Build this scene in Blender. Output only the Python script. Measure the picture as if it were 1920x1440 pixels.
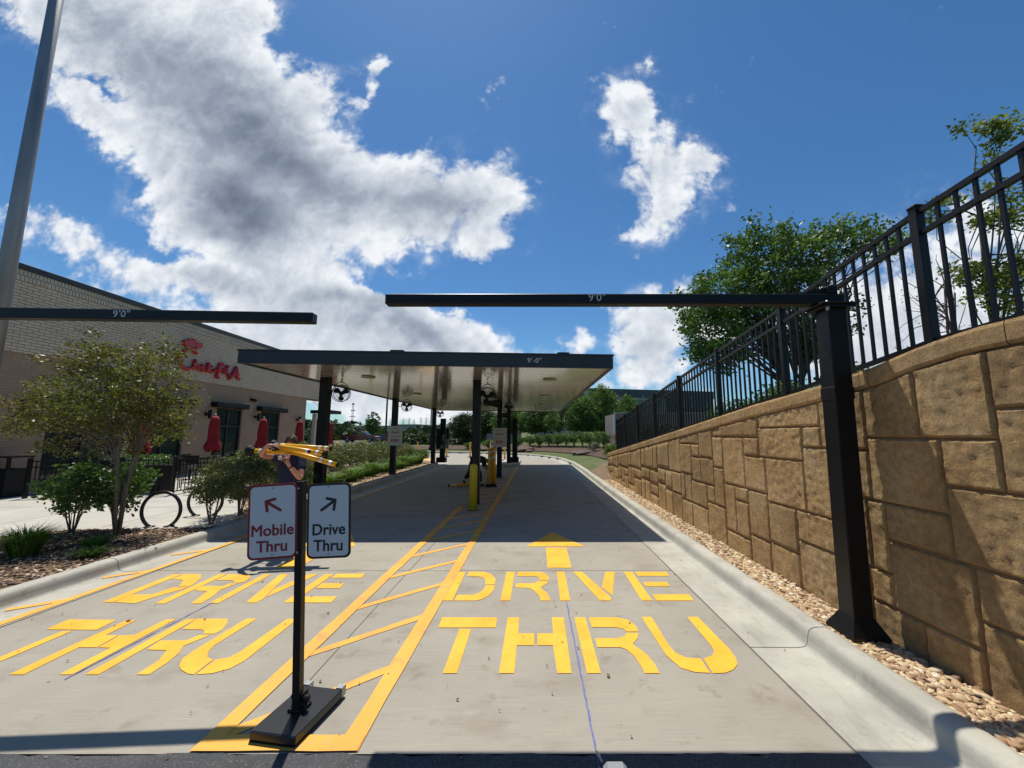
import bpy, math, random
import numpy as np
from mathutils import Vector, Matrix
for o in list(bpy.data.objects): bpy.data.objects.remove(o)
scene = bpy.context.scene
COL = scene.collection
R = math.radians

# ------------------------------------------------------------------ camera
cam_d = bpy.data.cameras.new("camera")
cam = bpy.data.objects.new("camera", cam_d); COL.objects.link(cam)
cam.location = (0, 0, 1.66)
cam.rotation_euler = (R(90) + math.atan(94 / 735), 0, 0)
cam_d.sensor_width = 36.0
cam_d.lens = 735 / 1920 * 36
cam_d.shift_x = -40 / 1920
cam_d.clip_start = 0.05
cam_d.clip_end = 4000
scene.camera = cam

# ------------------------------------------------------------------ world
world = bpy.data.worlds.new("World"); scene.world = world
world.use_nodes = True
TO_SUN = Vector((-0.155, 0.372, 1.0)).normalized()
SUN_EL = math.asin(TO_SUN.z)
SUN_AZ = math.atan2(TO_SUN.x, TO_SUN.y)
SKY = 0.070
def build_world():
    nt = world.node_tree; N = nt.nodes; L = nt.links; N.clear()
    out = N.new('ShaderNodeOutputWorld'); bg = N.new('ShaderNodeBackground')
    L.new(bg.outputs[0], out.inputs[0]); bg.inputs[1].default_value = SKY
    sky = N.new('ShaderNodeTexSky'); sky.sky_type = 'NISHITA'; sky.sun_disc = False
    sky.sun_elevation = SUN_EL; sky.sun_rotation = SUN_AZ
    sky.air_density = 1.0; sky.dust_density = 0.3; sky.ozone_density = 2.5; sky.altitude = 100
    tc = N.new('ShaderNodeTexCoord'); sep = N.new('ShaderNodeSeparateXYZ'); L.new(tc.outputs['Generated'], sep.inputs[0])
    def M(op, a, b=None, c=None, clamp=False):
        n = N.new('ShaderNodeMath'); n.operation = op; n.use_clamp = clamp
        for i, v in enumerate((a, b, c)):
            if v is None: continue
            if isinstance(v, (int, float)): n.inputs[i].default_value = v
            else: L.new(v, n.inputs[i])
        return n.outputs[0]
    # direction projected on the plane one unit ahead (towards +Y); behind, |y| mirrors it
    ay = M('MAXIMUM', M('ABSOLUTE', sep.outputs[1]), 0.12)
    px = M('DIVIDE', sep.outputs[0], ay); pz = M('DIVIDE', sep.outputs[2], ay)
    def noise(scale, detail, rough, sx=1., sz=1., off=0., dist=0., dims='3D'):
        cmb = N.new('ShaderNodeCombineXYZ')
        L.new(M('MULTIPLY', px, sx), cmb.inputs[0]); L.new(M('MULTIPLY', pz, sz), cmb.inputs[1]); cmb.inputs[2].default_value = off
        n = N.new('ShaderNodeTexNoise'); n.noise_dimensions = dims
        n.inputs['Scale'].default_value = scale; n.inputs['Detail'].default_value = detail
        n.inputs['Roughness'].default_value = rough; n.inputs['Distortion'].default_value = dist
        L.new(cmb.outputs[0], n.inputs['Vector']); return n.outputs[0]
    warp1 = M('MULTIPLY', M('SUBTRACT', noise(6, 8, .62, off=3.1), .5), .20)
    warp2 = M('MULTIPLY', M('SUBTRACT', noise(6, 8, .62, off=9.7), .5), .20)
    wx = M('ADD', px, warp1); wz = M('ADD', pz, warp2)
    sx_ = M('ADD', px, M('MULTIPLY', M('SUBTRACT', noise(4, 3, .5, off=21.), .5), .22)); sz_ = M('ADD', pz, M('MULTIPLY', M('SUBTRACT', noise(4, 3, .5, off=33.), .5), .22))
    def blob(x, z, rx, rz, ang=0, a=1.0, soft=False):
        ca, sa = math.cos(R(ang)), math.sin(R(ang))
        dx = M('SUBTRACT', sx_ if soft else wx, x); dz = M('SUBTRACT', sz_ if soft else wz, z)
        u = M('ADD', M('MULTIPLY', dx, ca / rx), M('MULTIPLY', dz, sa / rx))
        v = M('ADD', M('MULTIPLY', dx, -sa / rz), M('MULTIPLY', dz, ca / rz))
        d = M('ADD', M('MULTIPLY', u, u), M('MULTIPLY', v, v))
        return M('MULTIPLY', M('EXPONENT', M('MULTIPLY', d, -1.0)), a)
    F, CXp, CYp = 735., 1000., 720.; p = math.atan(94 / 735); c, s = math.cos(p), math.sin(p)
    def g(u, v):
        dx = (u - CXp) / F; dy = (CYp - v) / F; y = c - dy * s
        return dx / y, (s + dy * c) / y
    def B(u, v, ru, rv, ang=0, a=1.0, soft=False):
        x, z = g(u, v); k = 1.0 / (c - (CYp - v) / F * s) / F
        return blob(x, z, ru * k * 1.0, rv * k * 1.05, ang, a, soft)
    def total(lst):
        t = None
        for b in lst: t = b if t is None else M('ADD', t, b)
        return t
    dens = total([B(250, 60, 230, 120, -20, 1.3), B(420, 190, 170, 130, -45, 1.3), B(120, 10, 120, 70, -25, 1.0), B(560, 330, 230, 110, -35, 1.3), B(330, 330, 190, 90, -33, 1.1),
                  B(590, 170, 60, 80, -50, .8), B(450, 20, 80, 60, -30, .8),
                  B(160, 190, 130, 55, -40, .9), B(760, 380, 180, 85, -8, 1.2), B(905, 340, 60, 65, 40, 1.0), B(910, 450, 45, 35, 0, .9), B(430, 430, 130, 60, -15, 1.0),
                  B(140, 430, 130, 40, -12, .85), B(330, 520, 230, 65, -8, .9), B(580, 560, 190, 65, -12, 1.1), B(800, 620, 200, 55, -20, 1.1), B(600, 650, 330, 60, 0, .9),
                  B(690, 130, 22, 26, -60, .75), B(680, 195, 14, 30, -10, .6), B(0, 290, 30, 20, -20, .6), B(10, 390, 60, 30, 0, .5),
                  B(1170, 190, 55, 60, 50, 1.05), B(1210, 120, 14, 30, -35, .6), B(1200, 235, 45, 35, 0, .8), B(1240, 320, 80, 65, 10, 1.2), B(1320, 310, 45, 28, -8, .8), B(1225, 430, 62, 32, 25, 1.1), B(1245, 380, 30, 26, 0, .6),
                  B(1215, 625, 60, 70, -30, 1.0), B(1290, 600, 90, 60, 0, .9), B(1230, 700, 90, 28, 5, 1.0), B(1140, 580, 40, 16, -20, .6), B(1290, 184, 12, 12, 0, .55), B(1080, 650, 26, 22, 0, .7), B(1155, 655, 20, 30, -60, .5),
                  B(1780, 520, 260, 130, 15, .85), B(1600, 640, 220, 90, 0, .9), B(1850, 420, 100, 60, 0, .6), B(1760, 590, 160, 60, 0, .6),
                  B(110, 300, 120, 60, -35, -1.0), B(240, 445, 60, 24, -25, -1.2), B(380, 492, 110, 18, -10, -.8), B(760, 535, 90, 22, -18, -1.0), B(920, 550, 110, 45, -28, -1.3), B(60, 110, 60, 45, -35, -.9), B(180, 165, 60, 14, -28, -.9), B(620, 60, 60, 90, 0, -.7), B(740, 250, 70, 50, 0, -.6), B(960, 760, 500, 35, 0, .55), B(700, 745, 300, 40, 0, 1.15), B(300, 700, 400, 80, 0, .9)])
    def field(ox, oz):
        # billows (creased noise summed over three sizes) plus fine fractal detail, sampled with an offset
        def nz(scale, det, rough, off, dist=0.):
            cmb = N.new('ShaderNodeCombineXYZ'); L.new(M('ADD', px, ox), cmb.inputs[0]); L.new(M('ADD', pz, oz), cmb.inputs[1]); cmb.inputs[2].default_value = off
            n = N.new('ShaderNodeTexNoise'); n.inputs['Scale'].default_value = scale; n.inputs['Detail'].default_value = det; n.inputs['Roughness'].default_value = rough; n.inputs['Distortion'].default_value = dist
            L.new(cmb.outputs[0], n.inputs['Vector']); return n.outputs[0]
        t = None
        for sc, off, w in ((5.5, 2.0, .50), (12.5, 4.0, .30), (27, 6.0, .20)):
            b = M('MULTIPLY', M('ABSOLUTE', M('SUBTRACT', nz(sc, 1.5, .5, off, .3), .5)), 4.0 * w)
            t = b if t is None else M('ADD', t, b)
        fr = nz(9, 12, .66, 1.0, .3)
        return M('ADD', M('MULTIPLY', t, .62), M('MULTIPLY', fr, .9)), fr
    f0, fb = field(0., 0.)
    f1, _ = field(-.012, .05)          # the same field a little nearer the sun
    val = M('ADD', dens, M('MULTIPLY', M('SUBTRACT', f0, .70), 1.55))
    val = M('MULTIPLY', val, M('GREATER_THAN', sep.outputs[1], 0.0))
    def mrange(v, a, b, c_, d, smooth=True):
        n = N.new('ShaderNodeMapRange'); n.interpolation_type = 'SMOOTHSTEP' if smooth else 'LINEAR'
        L.new(v, n.inputs[0]); n.inputs[1].default_value = a; n.inputs[2].default_value = b; n.inputs[3].default_value = c_; n.inputs[4].default_value = d
        return n.outputs[0]
    mask = mrange(val, .28, .92, 0, 1)
    wisp = M('MULTIPLY', mrange(dens, .05, .6, 0, .42), mrange(fb, .44, .74, 0, 1))
    horizon = mrange(pz, .0, .02, .0, 1)
    mask = M('MULTIPLY', M('MAXIMUM', mask, wisp), horizon)
    dark = total([B(*q_, True) for q_ in ((430, 405, 100, 50, -28, 1.0), (810, 385, 105, 40, -8, .72), (480, 270, 150, 75, -40, .60), (270, 110, 190, 70, -25, .52), (580, 330, 110, 40, -30, .45), (640, 575, 150, 20, -14, .32), (380, 540, 150, 22, -10, .25),
                  (1235, 330, 42, 26, 0, .22), (1200, 640, 45, 40, 0, .22), (500, 640, 400, 36, 0, .10), (780, 630, 110, 26, -20, .35), (1700, 640, 300, 60, 0, .12))])
    thick = mrange(val, .75, 2.3, 0, .22)
    relief = M('MULTIPLY', M('SUBTRACT', f1, f0), .50)     # lit side of each billow bright, far side grey
    shade = M('ADD', M('ADD', M('MULTIPLY', dark, .62), thick), M('ADD', relief, .06), clamp=True)
    ramp = N.new('ShaderNodeValToRGB'); L.new(shade, ramp.inputs[0])
    e = ramp.color_ramp.elements
    e[0].position = 0.0; e[0].color = (.90, .93, .97, 1)
    e[1].position = 1.0; e[1].color = (.13, .155, .205, 1)
    for pos, col in ((.18, (.66, .71, .78, 1)), (.45, (.36, .42, .51, 1)), (.75, (.20, .245, .325, 1))):
        k = e.new(pos); k.color = col
    cs = N.new('ShaderNodeVectorMath'); cs.operation = 'SCALE'; L.new(ramp.outputs[0], cs.inputs[0]); cs.inputs['Scale'].default_value = 1.0 / SKY
    hs = N.new('ShaderNodeHueSaturation'); hs.inputs['Saturation'].default_value = 1.14; hs.inputs['Value'].default_value = 1.06; L.new(sky.outputs[0], hs.inputs['Color'])
    tint = N.new('ShaderNodeMixRGB'); tint.blend_type = 'MULTIPLY'; tint.inputs[0].default_value = 1; L.new(hs.outputs[0], tint.inputs[1]); tint.inputs[2].default_value = (.88, 1.24, 1.42, 1)
    mx = N.new('ShaderNodeMixRGB'); L.new(mask, mx.inputs[0]); L.new(tint.outputs[0], mx.inputs[1]); L.new(cs.outputs[0], mx.inputs[2])
    L.new(mx.outputs[0], bg.inputs[0])
build_world()
world.cycles.sampling_method = 'MANUAL'; world.cycles.sample_map_resolution = 1024

# ------------------------------------------------------------------ sun
sd = bpy.data.lights.new("sun", 'SUN'); sd.energy = 5.0; sd.angle = R(0.53); sd.color = (1.0, .955, .84)
sun = bpy.data.objects.new("sun", sd); COL.objects.link(sun)
sun.rotation_euler = TO_SUN.to_track_quat('Z', 'Y').to_euler()
sun.location = (-3, 8, 20)
scene.view_settings.view_transform = 'Standard'; scene.view_settings.look = 'None'
scene.view_settings.exposure = 0.0; scene.view_settings.gamma = 1.0; scene.view_settings.use_curve_mapping = False
scene.render.engine = 'CYCLES'
scene.cycles.max_bounces = 6; scene.cycles.transparent_max_bounces = 6; scene.cycles.diffuse_bounces = 4

# ------------------------------------------------------------------ materials
MATS = {}
def mat(name, col, rough=.6, metal=0., col2=None, nscale=5., namt=1., bump=0., bscale=40., stretch=(1, 1, 1), trans=0., leaf=False, spec=.5,
        stain=None, bstretch=None, coat=0., detail=6, thr=(.35, .65), bdist=.02):
    if name in MATS: return MATS[name]
    m = bpy.data.materials.new(name); MATS[name] = m; m.use_nodes = True
    nt = m.node_tree; N = nt.nodes; L = nt.links; b = N['Principled BSDF']
    b.inputs['Base Color'].default_value = (*col, 1); b.inputs['Roughness'].default_value = rough
    b.inputs['Metallic'].default_value = metal; b.inputs['Specular IOR Level'].default_value = spec
    if coat: b.inputs['Coat Weight'].default_value = coat; b.inputs['Coat Roughness'].default_value = .1
    tc = N.new('ShaderNodeTexCoord')
    def noise(scale, st, det=detail):
        mp = N.new('ShaderNodeMapping'); mp.inputs['Scale'].default_value = st; L.new(tc.outputs['Object'], mp.inputs[0])
        n = N.new('ShaderNodeTexNoise'); n.inputs['Scale'].default_value = scale; n.inputs['Detail'].default_value = det
        n.inputs['Roughness'].default_value = .6
        L.new(mp.outputs[0], n.inputs['Vector']); return n.outputs[0]
    def ramp(v, a, b_, c1, c2):
        r = N.new('ShaderNodeValToRGB'); r.color_ramp.elements[0].position = a; r.color_ramp.elements[1].position = b_
        r.color_ramp.elements[0].color = (*c1, 1); r.color_ramp.elements[1].color = (*c2, 1); L.new(v, r.inputs[0]); return r.outputs[0]
    csock = None
    if col2 is not None:
        csock = ramp(noise(nscale, stretch), thr[0], thr[1], col, col2)
    if leaf:
        at = N.new('ShaderNodeAttribute'); at.attribute_name = 'leafv'
        r2 = N.new('ShaderNodeMixRGB'); r2.blend_type = 'MULTIPLY'; r2.inputs[0].default_value = 1
        vr = ramp(at.outputs['Fac'], 0, 1, (.55, .6, .5), (1.4, 1.35, 1.2))
        if csock is None:
            r2.inputs[1].default_value = (*col, 1)
        else: L.new(csock, r2.inputs[1])
        L.new(vr, r2.inputs[2]); csock = r2.outputs[0]
    if stain is not None:
        for (sc, sst, a, b2, sc_col, amt) in stain:
            f = ramp(noise(sc, sst, 8), a, b2, (0, 0, 0), (1, 1, 1))
            mm = N.new('ShaderNodeMath'); mm.operation = 'MULTIPLY'; L.new(f, mm.inputs[0]); mm.inputs[1].default_value = amt
            mx = N.new('ShaderNodeMixRGB'); L.new(mm.outputs[0], mx.inputs[0])
            if csock is None: mx.inputs[1].default_value = (*col, 1)
            else: L.new(csock, mx.inputs[1])
            mx.inputs[2].default_value = (*sc_col, 1); csock = mx.outputs[0]
    if csock is not None: L.new(csock, b.inputs['Base Color'])
    if bump:
        bp = N.new('ShaderNodeBump'); bp.inputs['Strength'].default_value = bump; bp.inputs['Distance'].default_value = bdist
        L.new(noise(bscale, bstretch or stretch), bp.inputs['Height']); L.new(bp.outputs[0], b.inputs['Normal'])
    if trans:
        tr = N.new('ShaderNodeBsdfTranslucent'); mxs = N.new('ShaderNodeMixShader'); mxs.inputs[0].default_value = trans
        if csock is not None:
            hh = N.new('ShaderNodeHueSaturation'); hh.inputs['Value'].default_value = 1.5; hh.inputs['Saturation'].default_value = 1.1; L.new(csock, hh.inputs['Color']); L.new(hh.outputs[0], tr.inputs[0])
        else: tr.inputs[0].default_value = (*[c_ * 1.4 for c_ in col], 1)
        L.new(b.outputs[0], mxs.inputs[1]); L.new(tr.outputs[0], mxs.inputs[2])
        L.new(mxs.outputs[0], N['Material Output'].inputs[0])
    return m

black_metal = mat('black_powder_coat', (.006, .006, .007), .42, 0, (.010, .010, .011), 3, spec=.28)
black_matte = mat('black_matte', (.008, .008, .009), .6, spec=.3)
dark_frame = mat('dark_window_frame', (.01, .01, .01), .45)
white_text = mat('white_lettering', (.62, .62, .62), .6)
steel = mat('galvanized_steel', (.30, .31, .32), .42, .75, (.46, .47, .48), 6, bump=.1, bscale=30)
pole_metal = mat('weathered_aluminium', (.34, .345, .35), .5, .55, (.24, .24, .245), 2.2, stretch=(6, 6, .5), bump=.1, bscale=20)
concrete = mat('broomed_concrete', (.39, .352, .285), .85, 0, (.315, .285, .232), .9,
               stain=[(9, (.35, 30, 1), .40, .66, (.235, .215, .19), .55), (1.7, (1, 1.6, 1), .52, .70, (.22, .18, .14), .55), (4.5, (1, 1, 1), .60, .66, (.20, .15, .11), .4), (28, (1, 1, 1), .70, .74, (.10, .085, .07), .6), (6, (1, 1, 1), .64, .72, (.16, .12, .09), .3), (90, (1, 1, 1), .55, .8, (.55, .52, .46), .3)],
               bump=.35, bscale=60, bstretch=(.15, 3.5, 1), bdist=.004)
kerb_mat = mat('kerb_concrete', (.48, .455, .39), .85, 0, (.36, .34, .295), 2.2,
               stain=[(3, (3, .6, 1), .52, .72, (.24, .225, .195), .5), (9, (1, 1, 1), .6, .7, (.24, .21, .17), .45), (60, (1, 1, 1), .5, .85, (.24, .23, .21), .35)], bump=.3, bscale=50, bdist=.004)
sidewalk_mat = mat('sidewalk_concrete', (.50, .47, .42), .85, 0, (.40, .375, .34), 1.2, stain=[(2, (1, 2.5, 1), .55, .75, (.3, .28, .25), .35)], bump=.2, bscale=60, bdist=.003)
asphalt = mat('asphalt', (.04, .041, .045), .8, 0, (.07, .07, .074), 2.0, stain=[(110, (1, 1, 1), .55, .7, (.26, .25, .24), .6)], bump=.8, bscale=160, bdist=.006)
joint_mat = mat('joint_sealant', (.13, .12, .105), .9)
yellow_paint = mat('yellow_road_paint', (.93, .47, .02), .6, 0, (.90, .385, .008), 3.2, thr=(.42, .62), stain=[(120, (1, 1, 1), .60, .72, (.50, .38, .20), .5), (6, (1, 1, 1), .60, .70, (.62, .36, .10), .4), (9, (.35, 30, 1), .5, .72, (.60, .42, .16), .35)], bump=.15, bscale=60, bdist=.003)
yellow_line = mat('yellow_line_paint', (.86, .43, .04), .65, 0, (.78, .34, .025), 1.6, stain=[(95, (1, 1, 1), .52, .68, (.42, .36, .27), .65), (5, (1, 1, 1), .56, .68, (.40, .24, .09), .55), (14, (1, 1, 1), .62, .68, (.36, .31, .24), .6)], bump=.15, bscale=60, bdist=.003)
yellow_plastic = mat('yellow_plastic', (.80, .43, .01), .35, 0, (.75, .36, .01), 4)
chalk_blue = mat('blue_chalk', (.08, .11, .42), .9, 0, (.20, .20, .32), 60)
reflective = mat('reflective_band', (.75, .74, .72), .35)
red_cloth = mat('red_canvas', (.33, .008, .012), .75, 0, (.24, .005, .01), 6)
red_plastic = mat('red_acrylic', (.50, .004, .02), .35)
grass_mat = mat('grass_ground', (.075, .115, .025), .95, 0, (.12, .15, .045), .6, stain=[(30, (1, 1, 1), .5, .8, (.04, .07, .015), .5)], bump=.8, bscale=60)
mulch_ground = mat('bark_mulch_ground', (.10, .055, .030), .95, 0, (.20, .125, .07), 9, stain=[(45, (1, 1, 1), .55, .7, (.03, .018, .012), .8)], bump=1, bscale=60)
soil_mat = mat('pebble_bed_ground', (.16, .11, .07), .95, 0, (.3, .22, .15), 20, bump=1, bscale=50)
bark_mat = mat('bark', (.16, .12, .085), .85, 0, (.26, .21, .155), 8, stretch=(4, 4, 1), bump=.5, bscale=30)
dark_bark = mat('dark_bark', (.06, .05, .04), .9, 0, (.10, .085, .07), 6, bump=.4)
skin_mat = mat('skin', (.50, .27, .19), .5, 0, (.44, .22, .15), 9)
navy_cloth = mat('navy_cloth', (.009, .015, .050), .85, 0, (.013, .020, .062), 7, bump=.5, bscale=18)
black_cloth = mat('black_cloth', (.010, .010, .012), .9, 0, (.018, .018, .02), 7, bump=.5, bscale=18)
hair_mat = mat('brown_hair', (.045, .022, .012), .6, 0, (.08, .04, .02), 25, stretch=(1, 1, 4))

def brick_mat(name, c1, c2, mortar, w=.2, h=.068, msize=.008, bump=.5, contrast=1.):
    m = bpy.data.materials.new(name); m.use_nodes = True; nt = m.node_tree; N = nt.nodes; L = nt.links; b = N['Principled BSDF']
    tc = N.new('ShaderNodeTexCoord'); sp = N.new('ShaderNodeSeparateXYZ'); L.new(tc.outputs['Object'], sp.inputs[0])
    ad = N.new('ShaderNodeMath'); ad.operation = 'ADD'; L.new(sp.outputs[0], ad.inputs[0]); L.new(sp.outputs[1], ad.inputs[1])
    cb = N.new('ShaderNodeCombineXYZ'); L.new(ad.outputs[0], cb.inputs[0]); L.new(sp.outputs[2], cb.inputs[1])
    br = N.new('ShaderNodeTexBrick'); L.new(cb.outputs[0], br.inputs[0])
    br.inputs['Color1'].default_value = (*c1, 1); br.inputs['Color2'].default_value = (*c2, 1); br.inputs['Mortar'].default_value = (*mortar, 1)
    br.inputs['Scale'].default_value = 1; br.inputs['Brick Width'].default_value = w; br.inputs['Row Height'].default_value = h
    br.inputs['Mortar Size'].default_value = msize; br.inputs['Mortar Smooth'].default_value = .1
    nz = N.new('ShaderNodeTexNoise'); nz.inputs['Scale'].default_value = 1.5; L.new(tc.outputs['Object'], nz.inputs[0])
    mr = N.new('ShaderNodeMapRange'); L.new(nz.outputs[0], mr.inputs[0]); mr.inputs[3].default_value = .82; mr.inputs[4].default_value = 1.15
    vm = N.new('ShaderNodeVectorMath'); vm.operation = 'SCALE'; L.new(br.outputs['Color'], vm.inputs[0]); L.new(mr.outputs[0], vm.inputs['Scale'])
    L.new(vm.outputs[0], b.inputs['Base Color']); b.inputs['Roughness'].default_value = .8
    iv = N.new('ShaderNodeMath'); iv.operation = 'SUBTRACT'; iv.inputs[0].default_value = 1; L.new(br.outputs['Fac'], iv.inputs[1])
    bp = N.new('ShaderNodeBump'); bp.inputs['Strength'].default_value = bump; bp.inputs['Distance'].default_value = .01
    L.new(iv.outputs[0], bp.inputs['Height']); L.new(bp.outputs[0], b.inputs['Normal'])
    MATS[name] = m; return m
def glass_mat(name, col=(.02, .035, .035), rough=.06):
    m = mat(name, col, rough, 0, spec=.8); return m
window_glass = glass_mat('dark_window_glass', (.018, .035, .032))

def rock_wall_mat():
    m = bpy.data.materials.new('stamped_stone'); m.use_nodes = True; nt = m.node_tree; N = nt.nodes; L = nt.links; b = N['Principled BSDF']
    tc = N.new('ShaderNodeTexCoord')
    def noise(sc, det, rough=.6, st=(1, 1, 1)):
        mp = N.new('ShaderNodeMapping'); mp.inputs['Scale'].default_value = st; L.new(tc.outputs['Object'], mp.inputs[0])
        n = N.new('ShaderNodeTexNoise'); n.inputs['Scale'].default_value = sc; n.inputs['Detail'].default_value = det; n.inputs['Roughness'].default_value = rough
        L.new(mp.outputs[0], n.inputs[0]); return n.outputs[0]
    def ramp(v, stops):
        r = N.new('ShaderNodeValToRGB'); e = r.color_ramp.elements
        e[0].position, e[0].color = stops[0][0], (*stops[0][1], 1); e[1].position, e[1].color = stops[-1][0], (*stops[-1][1], 1)
        for p_, c_ in stops[1:-1]: k = e.new(p_); k.color = (*c_, 1)
        L.new(v, r.inputs[0]); return r.outputs[0]
    c1 = ramp(noise(1.6, 8), [(.3, (.45, .265, .10)), (.5, (.60, .385, .175)), (.68, (.68, .485, .265))])
    c2 = ramp(noise(18, 6, .7), [(.35, (.62, .56, .48)), (.62, (1.1, 1.08, 1.0))])
    mx = N.new('ShaderNodeMixRGB'); mx.blend_type = 'MULTIPLY'; mx.inputs[0].default_value = .75; L.new(c1, mx.inputs[1]); L.new(c2, mx.inputs[2])
    # streaky damp stains
    st = ramp(noise(1.2, 6, .6, (1, 1.6, .6)), [(.55, (0, 0, 0)), (.72, (1, 1, 1))])
    m2 = N.new('ShaderNodeMixRGB'); ml = N.new('ShaderNodeMath'); ml.operation = 'MULTIPLY'; L.new(st, ml.inputs[0]); ml.inputs[1].default_value = .45
    L.new(ml.outputs[0], m2.inputs[0]); L.new(mx.outputs[0], m2.inputs[1]); m2.inputs[2].default_value = (.26, .145, .07, 1)
    at = N.new('ShaderNodeAttribute'); at.attribute_name = 'leafv'; vs_ = N.new('ShaderNodeVectorMath'); vs_.operation = 'SCALE'; mr_ = N.new('ShaderNodeMapRange'); L.new(at.outputs['Fac'], mr_.inputs[0]); mr_.inputs[3].default_value = 1.0; mr_.inputs[4].default_value = .74
    L.new(m2.outputs[0], vs_.inputs[0]); L.new(mr_.outputs[0], vs_.inputs['Scale'])
    L.new(vs_.outputs[0], b.inputs['Base Color']); b.inputs['Roughness'].default_value = .85
    h1 = noise(26, 9, .74); h2 = noise(70, 5, .7)
    ad = N.new('ShaderNodeMath'); ad.operation = 'MULTIPLY_ADD'; L.new(h2, ad.inputs[0]); ad.inputs[1].default_value = .35; L.new(h1, ad.inputs[2])
    bp = N.new('ShaderNodeBump'); bp.inputs['Strength'].default_value = 1.0; bp.inputs['Distance'].default_value = .035
    L.new(ad.outputs[0], bp.inputs['Height']); L.new(bp.outputs[0], b.inputs['Normal'])
    MATS['stamped_stone'] = m; return m
stone_mat = rock_wall_mat()
groove_mat = mat('stone_joint', (.24, .13, .055), .9, 0, (.17, .09, .04), 9, bump=.5)

def pebble_mat(name, stops):
    m = bpy.data.materials.new(name); m.use_nodes = True; nt = m.node_tree; N = nt.nodes; L = nt.links; b = N['Principled BSDF']
    at = N.new('ShaderNodeAttribute'); at.attribute_name = 'leafv'; r = N.new('ShaderNodeValToRGB'); e = r.color_ramp.elements
    e[0].position, e[0].color = stops[0][0], (*stops[0][1], 1); e[1].position, e[1].color = stops[-1][0], (*stops[-1][1], 1)
    for p_, c_ in stops[1:-1]: k = e.new(p_); k.color = (*c_, 1)
    L.new(at.outputs['Fac'], r.inputs[0]); L.new(r.outputs[0], b.inputs['Base Color']); b.inputs['Roughness'].default_value = .65
    MATS[name] = m; return m
pebble = pebble_mat('river_pebble', [(0, (.22, .12, .06)), (.25, (.36, .22, .12)), (.5, (.46, .31, .18)), (.75, (.56, .43, .28)), (.92, (.62, .50, .26)), (1, (.66, .62, .55))])
chips = pebble_mat('bark_and_stone_chips', [(0, (.035, .018, .010)), (.3, (.10, .05, .028)), (.6, (.24, .13, .07)), (.8, (.42, .27, .15)), (1, (.58, .45, .30))])
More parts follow.
